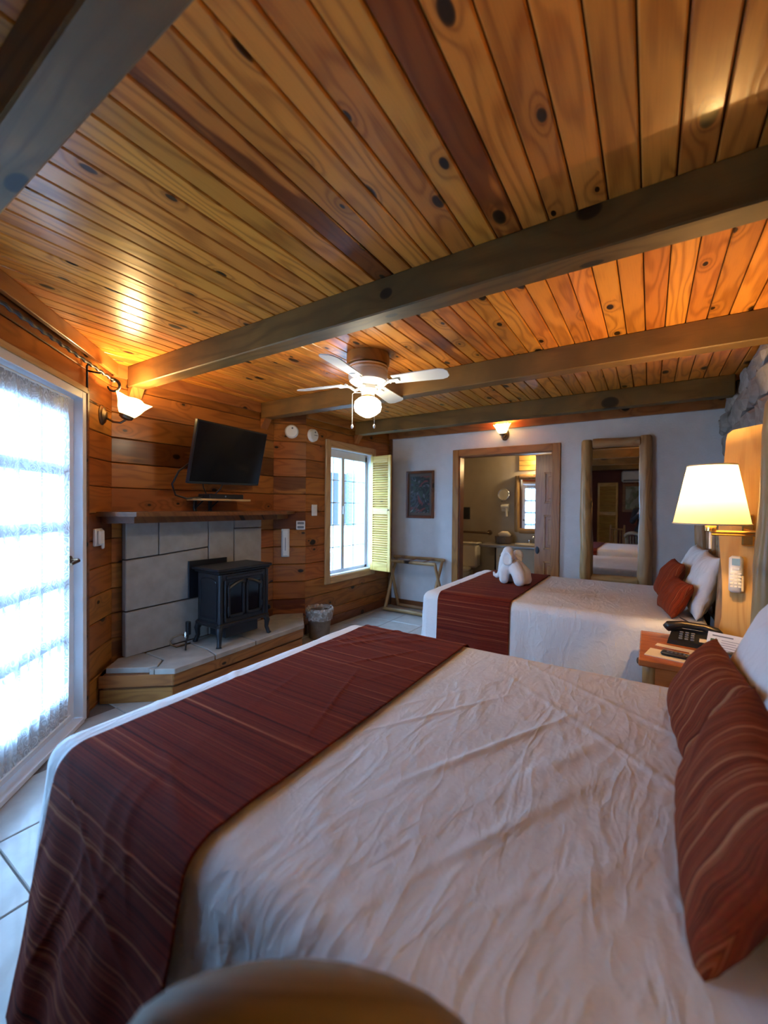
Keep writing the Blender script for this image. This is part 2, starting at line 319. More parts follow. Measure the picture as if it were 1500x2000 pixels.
# ================================================================ mesh helpers
class MB:
    def __init__(s): s.v = []; s.f = []; s.uv = None
    def add(s, vs, fs):
        o = len(s.v); s.v += [tuple(v) for v in vs]; s.f += [tuple(i+o for i in f) for f in fs]; return s
    def box(s, x0, x1, y0, y1, z0, z1, ch=0.0, m=None):
        if ch <= 0:
            vs = [(x, y, z) for z in (z0, z1) for y in (y0, y1) for x in (x0, x1)]
            fs = [(0, 2, 3, 1), (4, 5, 7, 6), (0, 1, 5, 4), (2, 6, 7, 3), (0, 4, 6, 2), (1, 3, 7, 5)]
        else:
            c = min(ch, (x1-x0)*.45, (y1-y0)*.45, (z1-z0)*.45)
            def ring(z, i): return [(x0+i+c*0, y0+i, z), (x1-i, y0+i, z), (x1-i, y1-i, z), (x0+i, y1-i, z)]
            def oct_(z, i):
                a, b_, e, f_ = x0+i, x1-i, y0+i, y1-i
                return [(a+c, e, z), (b_-c, e, z), (b_, e+c, z), (b_, f_-c, z), (b_-c, f_, z), (a+c, f_, z), (a, f_-c, z), (a, e+c, z)]
            def inn(z): return [(x0+c, y0+c, z), (x1-c, y0+c, z), (x1-c, y0+c, z), (x1-c, y1-c, z), (x1-c, y1-c, z), (x0+c, y1-c, z), (x0+c, y1-c, z), (x0+c, y0+c, z)]
            vs = oct_(z0+c, 0)+oct_(z1-c, 0)
            b4 = [(x0+c, y0+c, z0), (x1-c, y0+c, z0), (x1-c, y1-c, z0), (x0+c, y1-c, z0)]
            t4 = [(x0+c, y0+c, z1), (x1-c, y0+c, z1), (x1-c, y1-c, z1), (x0+c, y1-c, z1)]
            vs += b4+t4
            fs = [(i, (i+1) % 8, 8+(i+1) % 8, 8+i) for i in range(8)]
            fs += [(19, 18, 17, 16), (20, 21, 22, 23)]
            for k in range(4):
                a, b_ = 2*k, 2*k+1
                fs.append((16+k, 16+(k+1) % 4, b_, a)); fs.append((16+(k+1) % 4, (b_+1) % 8, b_))
                fs.append((20+(k+1) % 4, 20+k, 8+a, 8+b_)); fs.append((20+(k+1) % 4, 8+b_, 8+(b_+1) % 8))
        if m: vs = [m @ Vector(v) for v in vs]
        return s.add(vs, fs)
    def lathe(s, prof, n=24, m=None, wob=None):
        vs = []
        for i, (r, z) in enumerate(prof):
            for k in range(n):
                a = 2*PI*k/n; rr = r*(1 + (wob(a, z) if wob else 0))
                vs.append((rr*math.cos(a), rr*math.sin(a), z))
        fs = [(i*n+k, i*n+(k+1) % n, (i+1)*n+(k+1) % n, (i+1)*n+k) for i in range(len(prof)-1) for k in range(n)]
        fs += [tuple(range(n-1, -1, -1)), tuple((len(prof)-1)*n+k for k in range(n))]
        if m: vs = [m @ Vector(v) for v in vs]
        return s.add(vs, fs)
    def tube(s, pts, r, n=8, cap=True):
        pts = [Vector(p) for p in pts]; vs = []; L = len(pts)
        rs = r if isinstance(r, (list, tuple)) else [r]*L
        up = None
        for i, p in enumerate(pts):
            t = (pts[min(i+1, L-1)]-pts[max(i-1, 0)]).normalized()
            if up is None:
                up = Vector((0, 0, 1)) if abs(t.z) < 0.9 else Vector((1, 0, 0))
            a = t.cross(up)
            if a.length < 1e-6: a = t.cross(Vector((0.3, 1, 0.2)))
            a.normalize(); b = a.cross(t).normalized(); up = b
            for k in range(n):
                an = 2*PI*k/n
                vs.append(p + rs[i]*(math.cos(an)*a + math.sin(an)*b))
        fs = [(i*n+k, i*n+(k+1) % n, (i+1)*n+(k+1) % n, (i+1)*n+k) for i in range(L-1) for k in range(n)]
        if cap: fs += [tuple(range(n-1, -1, -1)), tuple((L-1)*n+k for k in range(n))]
        return s.add(vs, fs)
    def prism(s, poly, z0, z1, m=None):
        n = len(poly)
        vs = [(x, y, z0) for x, y in poly]+[(x, y, z1) for x, y in poly]
        fs = [tuple(range(n-1, -1, -1)), tuple(range(n, 2*n))]+[(i, (i+1) % n, n+(i+1) % n, n+i) for i in range(n)]
        if m: vs = [m @ Vector(v) for v in vs]
        return s.add(vs, fs)
    def grid(s, fn, nu, nv, close=False):
        vs = [fn(i/nu, j/nv) for j in range(nv+1) for i in range(nu+1)]
        fs = [(j*(nu+1)+i, j*(nu+1)+i+1, (j+1)*(nu+1)+i+1, (j+1)*(nu+1)+i) for j in range(nv) for i in range(nu)]
        return s.add(vs, fs)
    def sphere(s, c, r, n=14, sc_=(1, 1, 1)):
        prof = [(max(1e-4, math.sin(PI*i/n)), -math.cos(PI*i/n)) for i in range(n+1)]
        return s.lathe(prof, n+6, Matrix.Translation(c) @ Matrix.Diagonal((r*sc_[0], r*sc_[1], r*sc_[2], 1)))
def mesh_of(name, mb, smooth=False, fix=True):
    me = bpy.data.meshes.new(name); me.from_pydata([tuple(v) for v in mb.v], [], mb.f); me.update()
    if fix:
        bm = bmesh.new(); bm.from_mesh(me); bmesh.ops.recalc_face_normals(bm, faces=bm.faces); bm.to_mesh(me); bm.free()
    if smooth is True:
        me.shade_smooth()
    elif smooth:
        me.shade_smooth(); me.set_sharp_from_angle(angle=smooth)
    return me
def ob(name, mb, mat_, parent=None, mtx=None, smooth=False, kind=None, label=None, world=False):
    me = mb if isinstance(mb, bpy.types.Mesh) else mesh_of(name, mb, smooth)
    o = bpy.data.objects.new(name, me); COL.objects.link(o)
    if mat_ is not None and not me.materials: me.materials.append(M[mat_] if isinstance(mat_, str) else mat_)
    if mtx is not None: o.matrix_world = mtx
    if parent is not None:
        o.parent = parent
        if world: o.matrix_parent_inverse = PW[parent.name].inverted()
        if world and mtx is not None: o.matrix_basis = mtx
    if kind: o['kind'] = kind
    if label: o['label'] = label
    w = (PW[parent.name] if (parent is not None and not world) else Matrix.Identity(4)) @ (mtx if mtx is not None else Matrix.Identity(4))
    PW[o.name] = w
    return o
PW = {}
def tag(o, label, cat, group=None, kind=None):
    o['label'] = label; o['category'] = cat
    if group: o['group'] = group
    if kind: o['kind'] = kind
    return o
def thing(name, label, cat, loc=(0, 0, 0), rz=0.0, group=None, mtx=None):
    o = bpy.data.objects.new(name, None); COL.objects.link(o); o.empty_display_size = 0.1
    m = mtx if mtx is not None else Matrix.Translation(loc) @ Matrix.Rotation(rz, 4, 'Z')
    o.matrix_world = m; PW[o.name] = m
    return tag(o, label, cat, group)
def frame(origin, xdir, ydir):
    x = Vector(xdir).normalized(); y = Vector(ydir).normalized(); z = x.cross(y).normalized(); y = z.cross(x)
    m = Matrix((x, y, z)).transposed().to_4x4(); m.translation = Vector(origin); return m
def T(x, y, z): return Matrix.Translation((x, y, z))
def RX(a): return Matrix.Rotation(a, 4, 'X')
def RY(a): return Matrix.Rotation(a, 4, 'Y')
def RZ(a): return Matrix.Rotation(a, 4, 'Z')
def plank_mesh(l, w, th=0.014, ch=0.004):
    """local X length, Y width, Z thickness towards the room; chamfered long edges"""
    a = w/2
    prof = [(-a, 0), (a, 0), (a, th-ch), (a-ch, th), (-a+ch, th), (-a, th-ch)]
    mb = MB(); n = 6
    vs = [(-l/2, y, z) for y, z in prof]+[(l/2, y, z) for y, z in prof]
    mb.add(vs, [tuple(range(n)), tuple(range(2*n-1, n-1, -1))]+[(i, n+i, n+(i+1) % n, (i+1) % n) for i in range(n)])
    return mesh_of('plank', mb)
def log_mb(p0, p1, r0, r1, n=14, seg=14, wob=0.12, bend=0.02, seed=0):
    """a peeled log: tapering, slightly bent and lumpy, built in its own frame along local Z from 0"""
    L = (Vector(p1)-Vector(p0)).length
    mb = MB(); vs = []
    prof_n = seg
    rows = [(-0.0, 0.82)]+[(t/prof_n, 1.0) for t in range(prof_n+1)]+[(1.0, 0.82)]
    rows[0] = (0.0, 0.80); rows[1] = (0.012, 1.0); rows[-2] = (0.988, 1.0); rows[-1] = (1.0, 0.80)
    for t, k in rows:
        z = t*L; r = (r0+(r1-r0)*t)*k
        bx = bend*math.sin(t*PI*1.3+seed*1.7); by = bend*math.sin(t*PI*0.9+seed*2.9)
        for i in range(n):
            a = 2*PI*i/n
            q = r*(1+wob*(noise.noise((math.cos(a)*0.8+seed*3.1, math.sin(a)*0.8, z*4.0))))
            vs.append((bx+q*math.cos(a), by+q*math.sin(a), z))
    R = len(rows)
    fs = [(j*n+i, j*n+(i+1) % n, (j+1)*n+(i+1) % n, (j+1)*n+i) for j in range(R-1) for i in range(n)]
    fs += [tuple(range(n-1, -1, -1)), tuple((R-1)*n+i for i in range(n))]
    mb.add(vs, fs)
    z = (Vector(p1)-Vector(p0)).normalized()
    x = Vector((1, 0, 0)) if abs(z.x) < 0.9 else Vector((0, 1, 0))
    y = z.cross(x).normalized(); x = y.cross(z)
    m = Matrix((x, y, z)).transposed().to_4x4(); m.translation = Vector(p0)
    return mb, m
def log(name, p0, p1, r0, r1, parent, mat_='log', world=False, **kw):
    mb, m = log_mb(p0, p1, r0, r1, **kw)
    return ob(name, mb, mat_, parent, m, smooth=0.9, world=world)

# ================================================================ room dimensions (metres, camera above the origin)
H = 2.45
XT, YC, YA = -3.39, 1.50, 3.08          # fireplace wall
XW, YB = -3.15, 3.32                    # window wall starts
YF = 5.04                               # far wall
XR = 0.60                               # stone wall
YBACK = -2.1
E45 = Vector((S2, -S2, 0)); N45 = Vector((S2, S2, 0))      # patio-door wall: along / into the room
C0 = Vector((XT, YC, 0))
DL = 2.5
PD = C0 + E45*DL                        # end of patio-door wall
LEV = [0.0]+[0.956+0.189*k for k in range(-5, 8)]+[H]

# ---- floor with tiles
fl = ob('floor', MB().prism([(XT-.05, YC-.1), (PD.x-.05, PD.y-.15), (PD.x-.05, YBACK), (XR+.05, YBACK), (XR+.05, YF), (XW-.05, YF), (XW-.05, YB), (XT-.05, YA)], -0.06, -0.008), 'grout', kind='structure')
TS = 0.417
tile_me = mesh_of('tile', MB().box(-TS/2+.003, TS/2-.003, -TS/2+.003, TS/2-.003, -.012, 0, ch=.003))
tile_me.materials.append(M['tile'])
def inside(x, y, mg=0.02):
    if x > XR+.15 or y < YBACK-.1 or y > YF+.15: return False
    if x+y < -1.89-.20: return False
    if y > YA and x < XW-.15: return False
    if x < PD.x-.18 and y < PD.y-.1: return False
    return x > XT-.15
for i in range(-12, 14):
    for j in range(-8, 16):
        x = -2.239+TS*(i+.5); y = .555+TS*(j+.5)
        if inside(x, y):
            # keep tiles out of the walls: clip by shrinking the outline
            x0, x1, y0, y1 = x-TS/2+.003, x+TS/2-.003, y-TS/2+.003, y+TS/2-.003
            X0, X1, Y0, Y1 = max(x0, XT), min(x1, XR), max(y0, YBACK), min(y1, YF)
            if y > YB: X0 = max(X0, XW)
            if X1-X0 < .03 or Y1-Y0 < .03: continue
            if (X0, X1, Y0, Y1) == (x0, x1, y0, y1):
                ob('floor_tile', tile_me, None, fl, T(x, y, 0))
            else:
                ob('floor_tile', MB().box(X0-x, X1-x, Y0-y, Y1-y, -.012, 0, ch=.003), 'tile', fl, T(x, y, 0))

# ---- ceiling boards between beams
ce = ob('ceiling', MB().prism([(XT-.02, YC-.02), (PD.x-.02, PD.y-.02), (PD.x-.02, YBACK), (XR, YBACK), (XR, YF), (XW-.02, YF), (XW-.02, YB), (XT-.02, YA)], H+.02, H+.08), 'darkgap', kind='structure')
PWID = 0.0955
BEAMY = [-0.945, 0.33, 1.60, 2.885, 4.17]
BW, BD = 0.112, 0.16
cuts = [YBACK]+[b+BW/2 for b in BEAMY]+[YF]
k0 = int(math.floor((XT+.041)/PWID)); k1 = int(math.ceil((XR+.041)/PWID))
for k in range(k0, k1):
    xa, xb = -.041+PWID*k, -.041+PWID*(k+1)
    xa2, xb2 = max(xa, XT-.01), min(xb, XR)
    if xb2-xa2 < .01: continue
    xm = (xa2+xb2)/2
    for a, b in zip(cuts[:-1], cuts[1:]):
        ya = max(a, -1.90-xb2); yb = b
        if xm < XW: yb = min(yb, YB+.0)
        if xm < PD.x: ya = max(ya, PD.y-.02)
        if yb-ya < .05: continue
        l = yb-ya; ymid = (ya+yb)/2
        m = frame((xm, ymid, H+.014), (0, 1, 0), (1, 0, 0))   # local z = y x x = -z : boards face down
        ob('ceiling_board', plank_mesh(l-.001, xb2-xa2-.005, .014, .004), 'ceil', ce, m)

# ---- beams
for i, yb in enumerate(BEAMY):
    x0 = XT+.02 if i in (2, 3) else (XW+.02 if i == 4 else (-1.85-yb-BW if i == 1 else PD.x))
    if i == 1: x0 = -1.89-yb+.03
    x1 = XR-.02 if i < 4 else XR-.06
    L_ = x1-x0; xm = (x0+x1)/2
    mb = MB().box(-L_/2, L_/2, -BW/2, BW/2, -BD/2, BD/2, ch=.006)
    bo = ob('beam', mb, 'beam', None, T(xm, yb+BW/2, H-BD/2+.002), kind='structure')
    if i in (2, 3, 4):
        wm = MB().prism([(0, 0), (.07, 0), (0, -.10)], -.045, .045, RX(PI/2))
        ob('beam_bracket', wm, 'trim', bo, T(-L_/2-.015, 0, -BD/2))

# ---- walls of horizontal boards
def board_wall(name, origin, e, n, length, openings=(), mat_='wall', levels=LEV, ext=(.05, .05)):
    """origin at floor, e along, n into the room; openings = (t0,t1,z0,z1)"""
    e = Vector(e).normalized(); n = Vector(n).normalized(); o = Vector(origin)
    th = 0.016
    base = MB()
    zc = sorted({0.0, H+.05}|{z for op in openings for z in op[2:4] if 0 < z < H})
    for za, zb in zip(zc[:-1], zc[1:]):
        segs = [(-ext[0], length+ext[1])]
        for (t0, t1, z0, z1) in openings:
            if z0 < (za+zb)/2 < z1:
                segs = [q for s in segs for q in ((s[0], min(s[1], t0)), (max(s[0], t1), s[1])) if q[1]-q[0] > .004]
        for a, b in segs: base.box(a, b, za, zb, -.12, -th)
    m = frame(o, e, (0, 0, 1))
    if m.col[2].to_3d().dot(n) < 0:   # want local z into the room
        base.v = [(x, y, -z) for x, y, z in base.v]; sgn = -1
    else: sgn = 1
    w = ob(name, base, 'darkgap', None, m, kind='structure')
    for za, zb in zip(levels[:-1], levels[1:]):
        zz = sorted({za, zb}|{z for op in openings for z in op[2:4] if za+.004 < z < zb-.004})
        for p, q in zip(zz[:-1], zz[1:]):
            segs = [(0.0, length)]
            for (t0, t1, z0, z1) in openings:
                if z0 < (p+q)/2 < z1:
                    segs = [s2 for s in segs for s2 in ((s[0], min(s[1], t0)), (max(s[0], t1), s[1])) if s2[1]-s2[0] > .01]
            for a, b in segs:
                loc = T((a+b)/2, (p+q)/2, -th*sgn)
                if sgn < 0: loc = loc @ RX(PI)
                ob('wall_board', plank_mesh(b-a-.0015, q-p-.005, th, .005), mat_, w, loc)
    return w
DT0, DT1, DZ = 0.445, 2.16, 2.085
WY0, WY1, WZ0, WZ1 = 3.715, 4.56, 0.575, 2.085
wall_fp = board_wall('wall_fireplace', (XT, YC, 0), (0, 1, 0), (1, 0, 0), YA-YC)
wall_pd = board_wall('wall_patio', C0, E45, N45, DL, [(DT0, DT1, -.1, DZ)])
wall_an = board_wall('wall_angle', (XT, YA, 0), (S2, S2, 0), (S2, -S2, 0), (YB-YA)/S2, ext=(.05, 0))
wall_wi = board_wall('wall_window', (XW, YB, 0), (0, 1, 0), (1, 0, 0), YF-YB, [(WY0-YB, WY1-YB, WZ0, WZ1)], ext=(0, .05))
# rear walls, seen in the mirror
ob('wall_left_rear', MB().box(PD.x-.12, PD.x, YBACK, PD.y+.04, 0, H+.05), 'maroon', kind='structure')
ob('wall_back', MB().box(PD.x-.12, XR+.1, YBACK-.12, YBACK, 0, H+.05), 'maroon', kind='structure')

# ---- far wall with bathroom opening
OX0, OX1, OZ = -2.09, -0.95, 2.055
ob('wall_far', MB().box(XW-.1, OX0, YF, YF+.12, 0, H+.05).box(OX1, XR+.2, YF, YF+.05, 0, H+.05).box(OX1, -.5, YF+.10, YF+.15, 0, H+.05).box(-.5, XR+.2, YF+.05, YF+.15, 0, H+.05).box(OX1, -.5, YF+.05, YF+.10, OZ, H+.05).box(OX0, OX1, YF, YF+.12, OZ, H+.05), 'plaster', kind='structure')
# ---- stone wall on the bed-head side
ws = ob('wall_right', MB().box(XR, XR+.12, YBACK, YF, 0, H+.05), 'mortar', kind='structure')
def stone_mesh(seed, l, h):
    rnd = random.Random(seed); mb = MB(); n = 9
    ang = sorted((k+rnd.uniform(-.22, .22))*2*PI/n for k in range(n))
    def rr(a): return 1.0/max(abs(math.cos(a))**3+abs(math.sin(a))**3, .3)**(1/3)
    ol = [(math.cos(a)*rr(a)*l/2*rnd.uniform(.86, 1.0), math.sin(a)*rr(a)*h/2*rnd.uniform(.86, 1.0)) for a in ang]
    vs = [(x, y, 0) for x, y in ol]+[(x*.97, y*.97, .035+rnd.uniform(0, .012)) for x, y in ol]+[(x*.72, y*.70, .055+rnd.uniform(-.012, .018)) for x, y in ol]+[(0, 0, .06)]
    fs = [(i, (i+1) % n, n+(i+1) % n, n+i) for i in range(n)]+[(n+i, n+(i+1) % n, 2*n+(i+1) % n, 2*n+i) for i in range(n)]+[(2*n+i, 2*n+(i+1) % n, 3*n) for i in range(n)]
    mb.add(vs, fs); me = mesh_of('stone', mb, smooth=0.5); me.materials.append(M['stone']); return me
ST = [stone_mesh(s, l, h) for s, (l, h) in enumerate([(.34, .19), (.26, .18), (.22, .2), (.30, .17), (.18, .18), (.38, .2)])]
SLEN = [.34, .26, .22, .30, .18, .38]
z = 0.1; row = 0
while z < H:
    y = YF-.02-random.uniform(0, .12)
    while y > 0.6:
        k = random.randrange(6); y -= SLEN[k]/2
        m = frame((XR-.002, y, min(z, H-.10)), (0, -1, 0), (0, 0, 1)) @ RZ(random.uniform(-.12, .12)) @ Matrix.Diagonal((1, 1, random.uniform(.6, 1.35), 1))
        if m.col[2].x > 0: m = m @ RX(PI)
        if y-SLEN[k]/2 > .4 and y+SLEN[k]/2 < YF: ob('wall_stone', ST[k], None, ws, m)
        y -= SLEN[k]/2+.004
    z += .188; row += 1

# ---- trims
def trim(n, m, sx, sy, sz, mat_='trim', ch=.003):
    return ob('trim_%d' % n, MB().box(-sx/2, sx/2, -sy/2, sy/2, -sz/2, sz/2, ch=ch), mat_, None, m, kind='structure')
def along(p0, p1, z, off, w, h, n, mat_='trim'):
    a, b = Vector((*p0, 0)), Vector((*p1, 0)); d = (b-a); L_ = d.length; d.normalize(); nn = Vector((-d.y, d.x, 0))*off
    c = (a+b)/2 + nn; c.z = z
    return trim(n, frame(c, d, nn if off else Vector((-d.y, d.x, 0))), L_, w, h, mat_)
along((PD.x, PD.y), (XT, YC), H-.045, -.03, .03, .09, 1)             # crown over patio door
along((XT, YC), (XT, BEAMY[2]-.0), H-.05, -.02, .025, .10, 2)
along((XT, BEAMY[2]+BW), (XT, BEAMY[3]), H-.05, -.02, .025, .10, 3)
along((XW, YB), (XW, BEAMY[4]), H-.05, -.02, .025, .10, 4)
along((XW, YF), (XR, YF), 2.405, -.02, .04, .10, 5)                 # board above the plaster
trim(6, T(XW+.03, YF-.02, 1.18), .03, .04, 2.36, 'darktrim')
for n_, (p0, p1) in enumerate([((XT, YC), (XT, YA)), ((XT, YA), (XW, YB)), ((XW, YB), (XW, YF))]):
    along(p0, p1, .05, -.012, .02, .10, 7+n_, 'darktrim')
along((XW+.05, YF), (OX0-.09, YF), .05, -.012, .02, .10, 10, 'darktrim')
along((OX1+.09, YF), (XR-.1, YF), .05, -.012, .02, .10, 11, 'darktrim')

# ================================================================ patio door
WD = frame(C0 + N45*0.0, E45, (0, 0, 1))            # local x along wall, y up, z = E45 x Z
sg = 1 if WD.col[2].to_3d().dot(N45) > 0 else -1    # local z sign that points into the room
def dz(v): return sg*v
def dbox(mb, x0, x1, y0, y1, n0, n1, ch=.003):
    a, b = sorted((dz(n0), dz(n1))); return mb.box(x0, x1, y0, y1, a, b, ch=ch)
door = bpy.data.objects.new('door_1', None); COL.objects.link(door); door.matrix_world = WD; PW['door_1'] = WD
door['kind'] = 'structure'; door['label'] = 'white glazed patio door behind lace in the angled wall'
mb = MB(); dbox(mb, DT0-.02, DT0+.03, 0, DZ+.03, -.12, .02); dbox(mb, DT1-.03, DT1+.02, 0, DZ+.03, -.12, .02); dbox(mb, DT0+.03, DT1-.03, DZ-.02, DZ+.03, -.12, .02); dbox(mb, DT0+.03, DT1-.03, 0.0, .03, -.12, .03)
ob('door_frame', mb, 'whitep', door)
mb = MB(); dbox(mb, DT0-.045, DT0-.018, 0, DZ+.06, 0, .026)
ob('door_casing', mb, 'darktrim', door)
mb = MB(); dbox(mb, DT0-.045, DT1+.02, DZ+.028, DZ+.065, 0, .026)
ob('door_casing', mb, 'pale', door)
half = (DT1-DT0-.06)/2
for li in range(2):
    a = DT0+.03+li*half; b = a+half
    mb = MB(); st = .115
    dbox(mb, a+.002, a+st, .035, DZ-.025, -.075, -.03); dbox(mb, b-st, b-.002, .035, DZ-.025, -.075, -.03)
    dbox(mb, a+st, b-st, .035, .24, -.075, -.03); dbox(mb, a+st, b-st, DZ-.14, DZ-.025, -.075, -.03)
    leaf = ob('door_leaf', mb, 'whitep', door)
    gx0, gx1, gz0, gz1 = a+st, b-st, .24, DZ-.14
    nx, nz_ = 3, 5
    for i in range(1, nx):
        x = gx0+(gx1-gx0)*i/nx; q = MB(); dbox(q, x-.009, x+.009, gz0, gz1, -.066, -.042); ob('muntin', q, 'whitep', leaf)
    for j in range(1, nz_):
        y = gz0+(gz1-gz0)*j/nz_; q = MB(); dbox(q, gx0, gx1, y-.032, y+.032, -.065, -.041); ob('muntin', q, 'whitep', leaf)
    for i in range(nx):
        for j in range(nz_):
            q = MB(); dbox(q, gx0+(gx1-gx0)*i/nx, gx0+(gx1-gx0)*(i+1)/nx, gz0+(gz1-gz0)*j/nz_, gz0+(gz1-gz0)*(j+1)/nz_, -.056, -.052, ch=0)
            ob('pane', q, 'glass', leaf)
    if li == 0:
        h = MB().tube([(a+.055, 1.05, dz(-.03)), (a+.055, 1.05, dz(.02)), (a+.07, 1.045, dz(.028)), (a+.17, 1.035, dz(.03))], .009)
        h.lathe([(.026, 0), (.026, .006)], 16, T(a+.055, 1.05, dz(-.03)) @ (RX(0) if sg > 0 else RX(PI)))
        ob('door_handle', h, 'bronze', leaf, smooth=0.6)
# lace curtain on each leaf
for li in range(2):
    a = DT0+.03+li*half+.135; b = DT0+.03+(li+1)*half-.03
    nu, nv = 150, 40
    def cf(u, v, a=a, b=b):
        g = 1-0.55*math.exp(-((v-1.0)/.05)**2)-0.4*math.exp(-(v/.05)**2)
        zz = .10+v*(DZ-.15)
        return (a+(b-a)*u, zz, dz(-.008+g*(.011*math.sin(u*44+1.3*math.sin(v*2.2))+.006*math.sin(u*97+v*2))))
    mb = MB().grid(cf, nu, nv)
    me = mesh_of('lace_curtain', mb, True, fix=False)
    uv = me.uv_layers.new(name='UVMap')
    for lp in me.loops:
        i = lp.vertex_index; uv.data[lp.index].uv = ((i % (nu+1))/nu*1.6, (i//(nu+1))/nv*2.4)
    o = ob('lace_curtain', me, 'lace', None, WD)
    tag(o, ['white lace panel over the glazed door leaf beside the iron-arm wall light', 'white lace panel on the patio door leaf farther from the fireplace'][li], 'curtain', 'lace curtains on the patio door')
    for vv in (DZ-.045, .10):
        ob('curtain_rod', MB().tube([(a-.02, vv, dz(.0)), (b+.02, vv, dz(.0))], .006), 'white', o)

# iron curtain rod over the door
rd = thing('iron_rod', 'black twisted iron rod on scroll brackets above the patio door', 'curtain rod', mtx=WD)
RZ_, RO = 2.262, .10
pts = [(0.24+t*.02, RZ_+.004*math.sin(t*1.5), dz(RO+.004*math.cos(t*1.5))) for t in range(0, 92)]
ob('rod', MB().tube(pts, .010, 8), 'wrought', rd, smooth=True)
for t in (.42, 1.95):
    sb = MB().tube([(t, RZ_-.13, dz(.02)), (t, RZ_+.03, dz(.02)), (t, RZ_+.045, dz(.03))], .007).tube([(t, RZ_, dz(.02)), (t, RZ_-.012, dz(RO))], .006)
    ob('bracket', sb, 'wrought', rd, smooth=True)
sp = []
for k in range(30):
    a = PI/2 - k/29*PI*1.45; r = .045-.012*k/29
    sp.append((0.235, RZ_-.04+r*math.sin(a), dz(RO-.0+r*math.cos(a))))
ob('scroll', MB().tube(sp, [.012-.006*k/29 for k in range(30)], 8), 'wrought', rd, smooth=True)
fin = MB().sphere((0.235, RZ_, dz(RO)), .017, 10); ob('finial', fin, 'wrought', rd, smooth=True)

# ================================================================ window
win = bpy.data.objects.new('window_1', None); COL.objects.link(win); win['kind'] = 'structure'; PW['window_1'] = Matrix.Identity(4)
win['label'] = 'white sliding window with grilles in pale pine casing'
def wb(name, x0, x1, y0, y1, z0, z1, m_, ch=.004, parent=win):
    cx, cy, cz = (x0+x1)/2, (y0+y1)/2, (z0+z1)/2
    return ob(name, MB().box(x0-cx, x1-cx, y0-cy, y1-cy, z0-cz, z1-cz, ch=ch), m_, parent, T(cx, cy, cz))
def wbx(name, y0, y1, z0, z1, x0, x1, m_, parent=win):   # grain along y
    m = frame(((x0+x1)/2, (y0+y1)/2, (z0+z1)/2), (0, 1, 0), (0, 0, 1))
    return ob(name, MB().box(-(y1-y0)/2, (y1-y0)/2, -(z1-z0)/2, (z1-z0)/2, -(x1-x0)/2, (x1-x0)/2, ch=.004), m_, parent, m)
cw = .085
wb('window_casing', XW-.001, XW+.024, WY0-cw, WY0, WZ0-cw, WZ1+cw, 'palez'); wb('window_casing', XW-.001, XW+.024, WY1, WY1+cw, WZ0-cw, WZ1+cw, 'palez')
wbx('window_casing', WY0, WY1, WZ1, WZ1+cw, XW-.001, XW+.024, 'pale'); wbx('window_casing', WY0, WY1, WZ0-cw, WZ0, XW-.001, XW+.024, 'pale')
wbx('window_sill', WY0, WY1, WZ0-.02, WZ0+.012, XW-.115, XW+.01, 'whitep')
wb('window_reveal', XW-.12, XW, WY0-.02, WY0+.004, WZ0, WZ1, 'whitep'); wb('window_reveal', XW-.12, XW, WY1-.004, WY1+.02, WZ0, WZ1, 'whitep'); wbx('window_reveal', WY0, WY1, WZ1-.004, WZ1+.02, XW-.12, XW, 'whitep')
fx0, fx1 = XW-.105, XW-.06
wb('window_frame', fx0, fx1, WY0+.004, WY0+.045, WZ0+.01, WZ1-.03, 'whitep'); wb('window_frame', fx0, fx1, WY1-.05, WY1-.004, WZ0+.01, WZ1-.03, 'whitep')
wb('window_frame', fx0, fx1, WY0, WY1, WZ1-.10, WZ1-.004, 'whitep'); wb('window_frame', fx0, fx1, WY0, WY1, WZ0+.01, WZ0+.05, 'whitep')
ym = 4.03
wb('sash_stile', fx0+.005, fx1+.012, ym-.03, ym+.03, WZ0+.05, WZ1-.09, 'whitep')
wb('window_latch', fx1+.01, fx1+.03, ym-.012, ym+.012, 1.30, 1.40, 'white')
zz0, zz1 = WZ0+.05, WZ1-.10
for (ya, yb, nx) in ((WY0+.045, ym-.03, 2), (ym+.03, WY1-.05, 2)):
    for i in range(nx):
        for j in range(5):
            wb('pane', XW-.086, XW-.082, ya+(yb-ya)*i/nx, ya+(yb-ya)*(i+1)/nx, zz0+(zz1-zz0)*j/5, zz0+(zz1-zz0)*(j+1)/5, 'glass', ch=0)
    wb('muntin', XW-.089, XW-.079, (ya+yb)/2-.007, (ya+yb)/2+.007, zz0, zz1, 'whitep', ch=0)
    for j in range(1, 5):
        z = zz0+(zz1-zz0)*j/5; wb('muntin', XW-.089, XW-.079, ya, yb, z-.006, z+.006, 'whitep', ch=0)

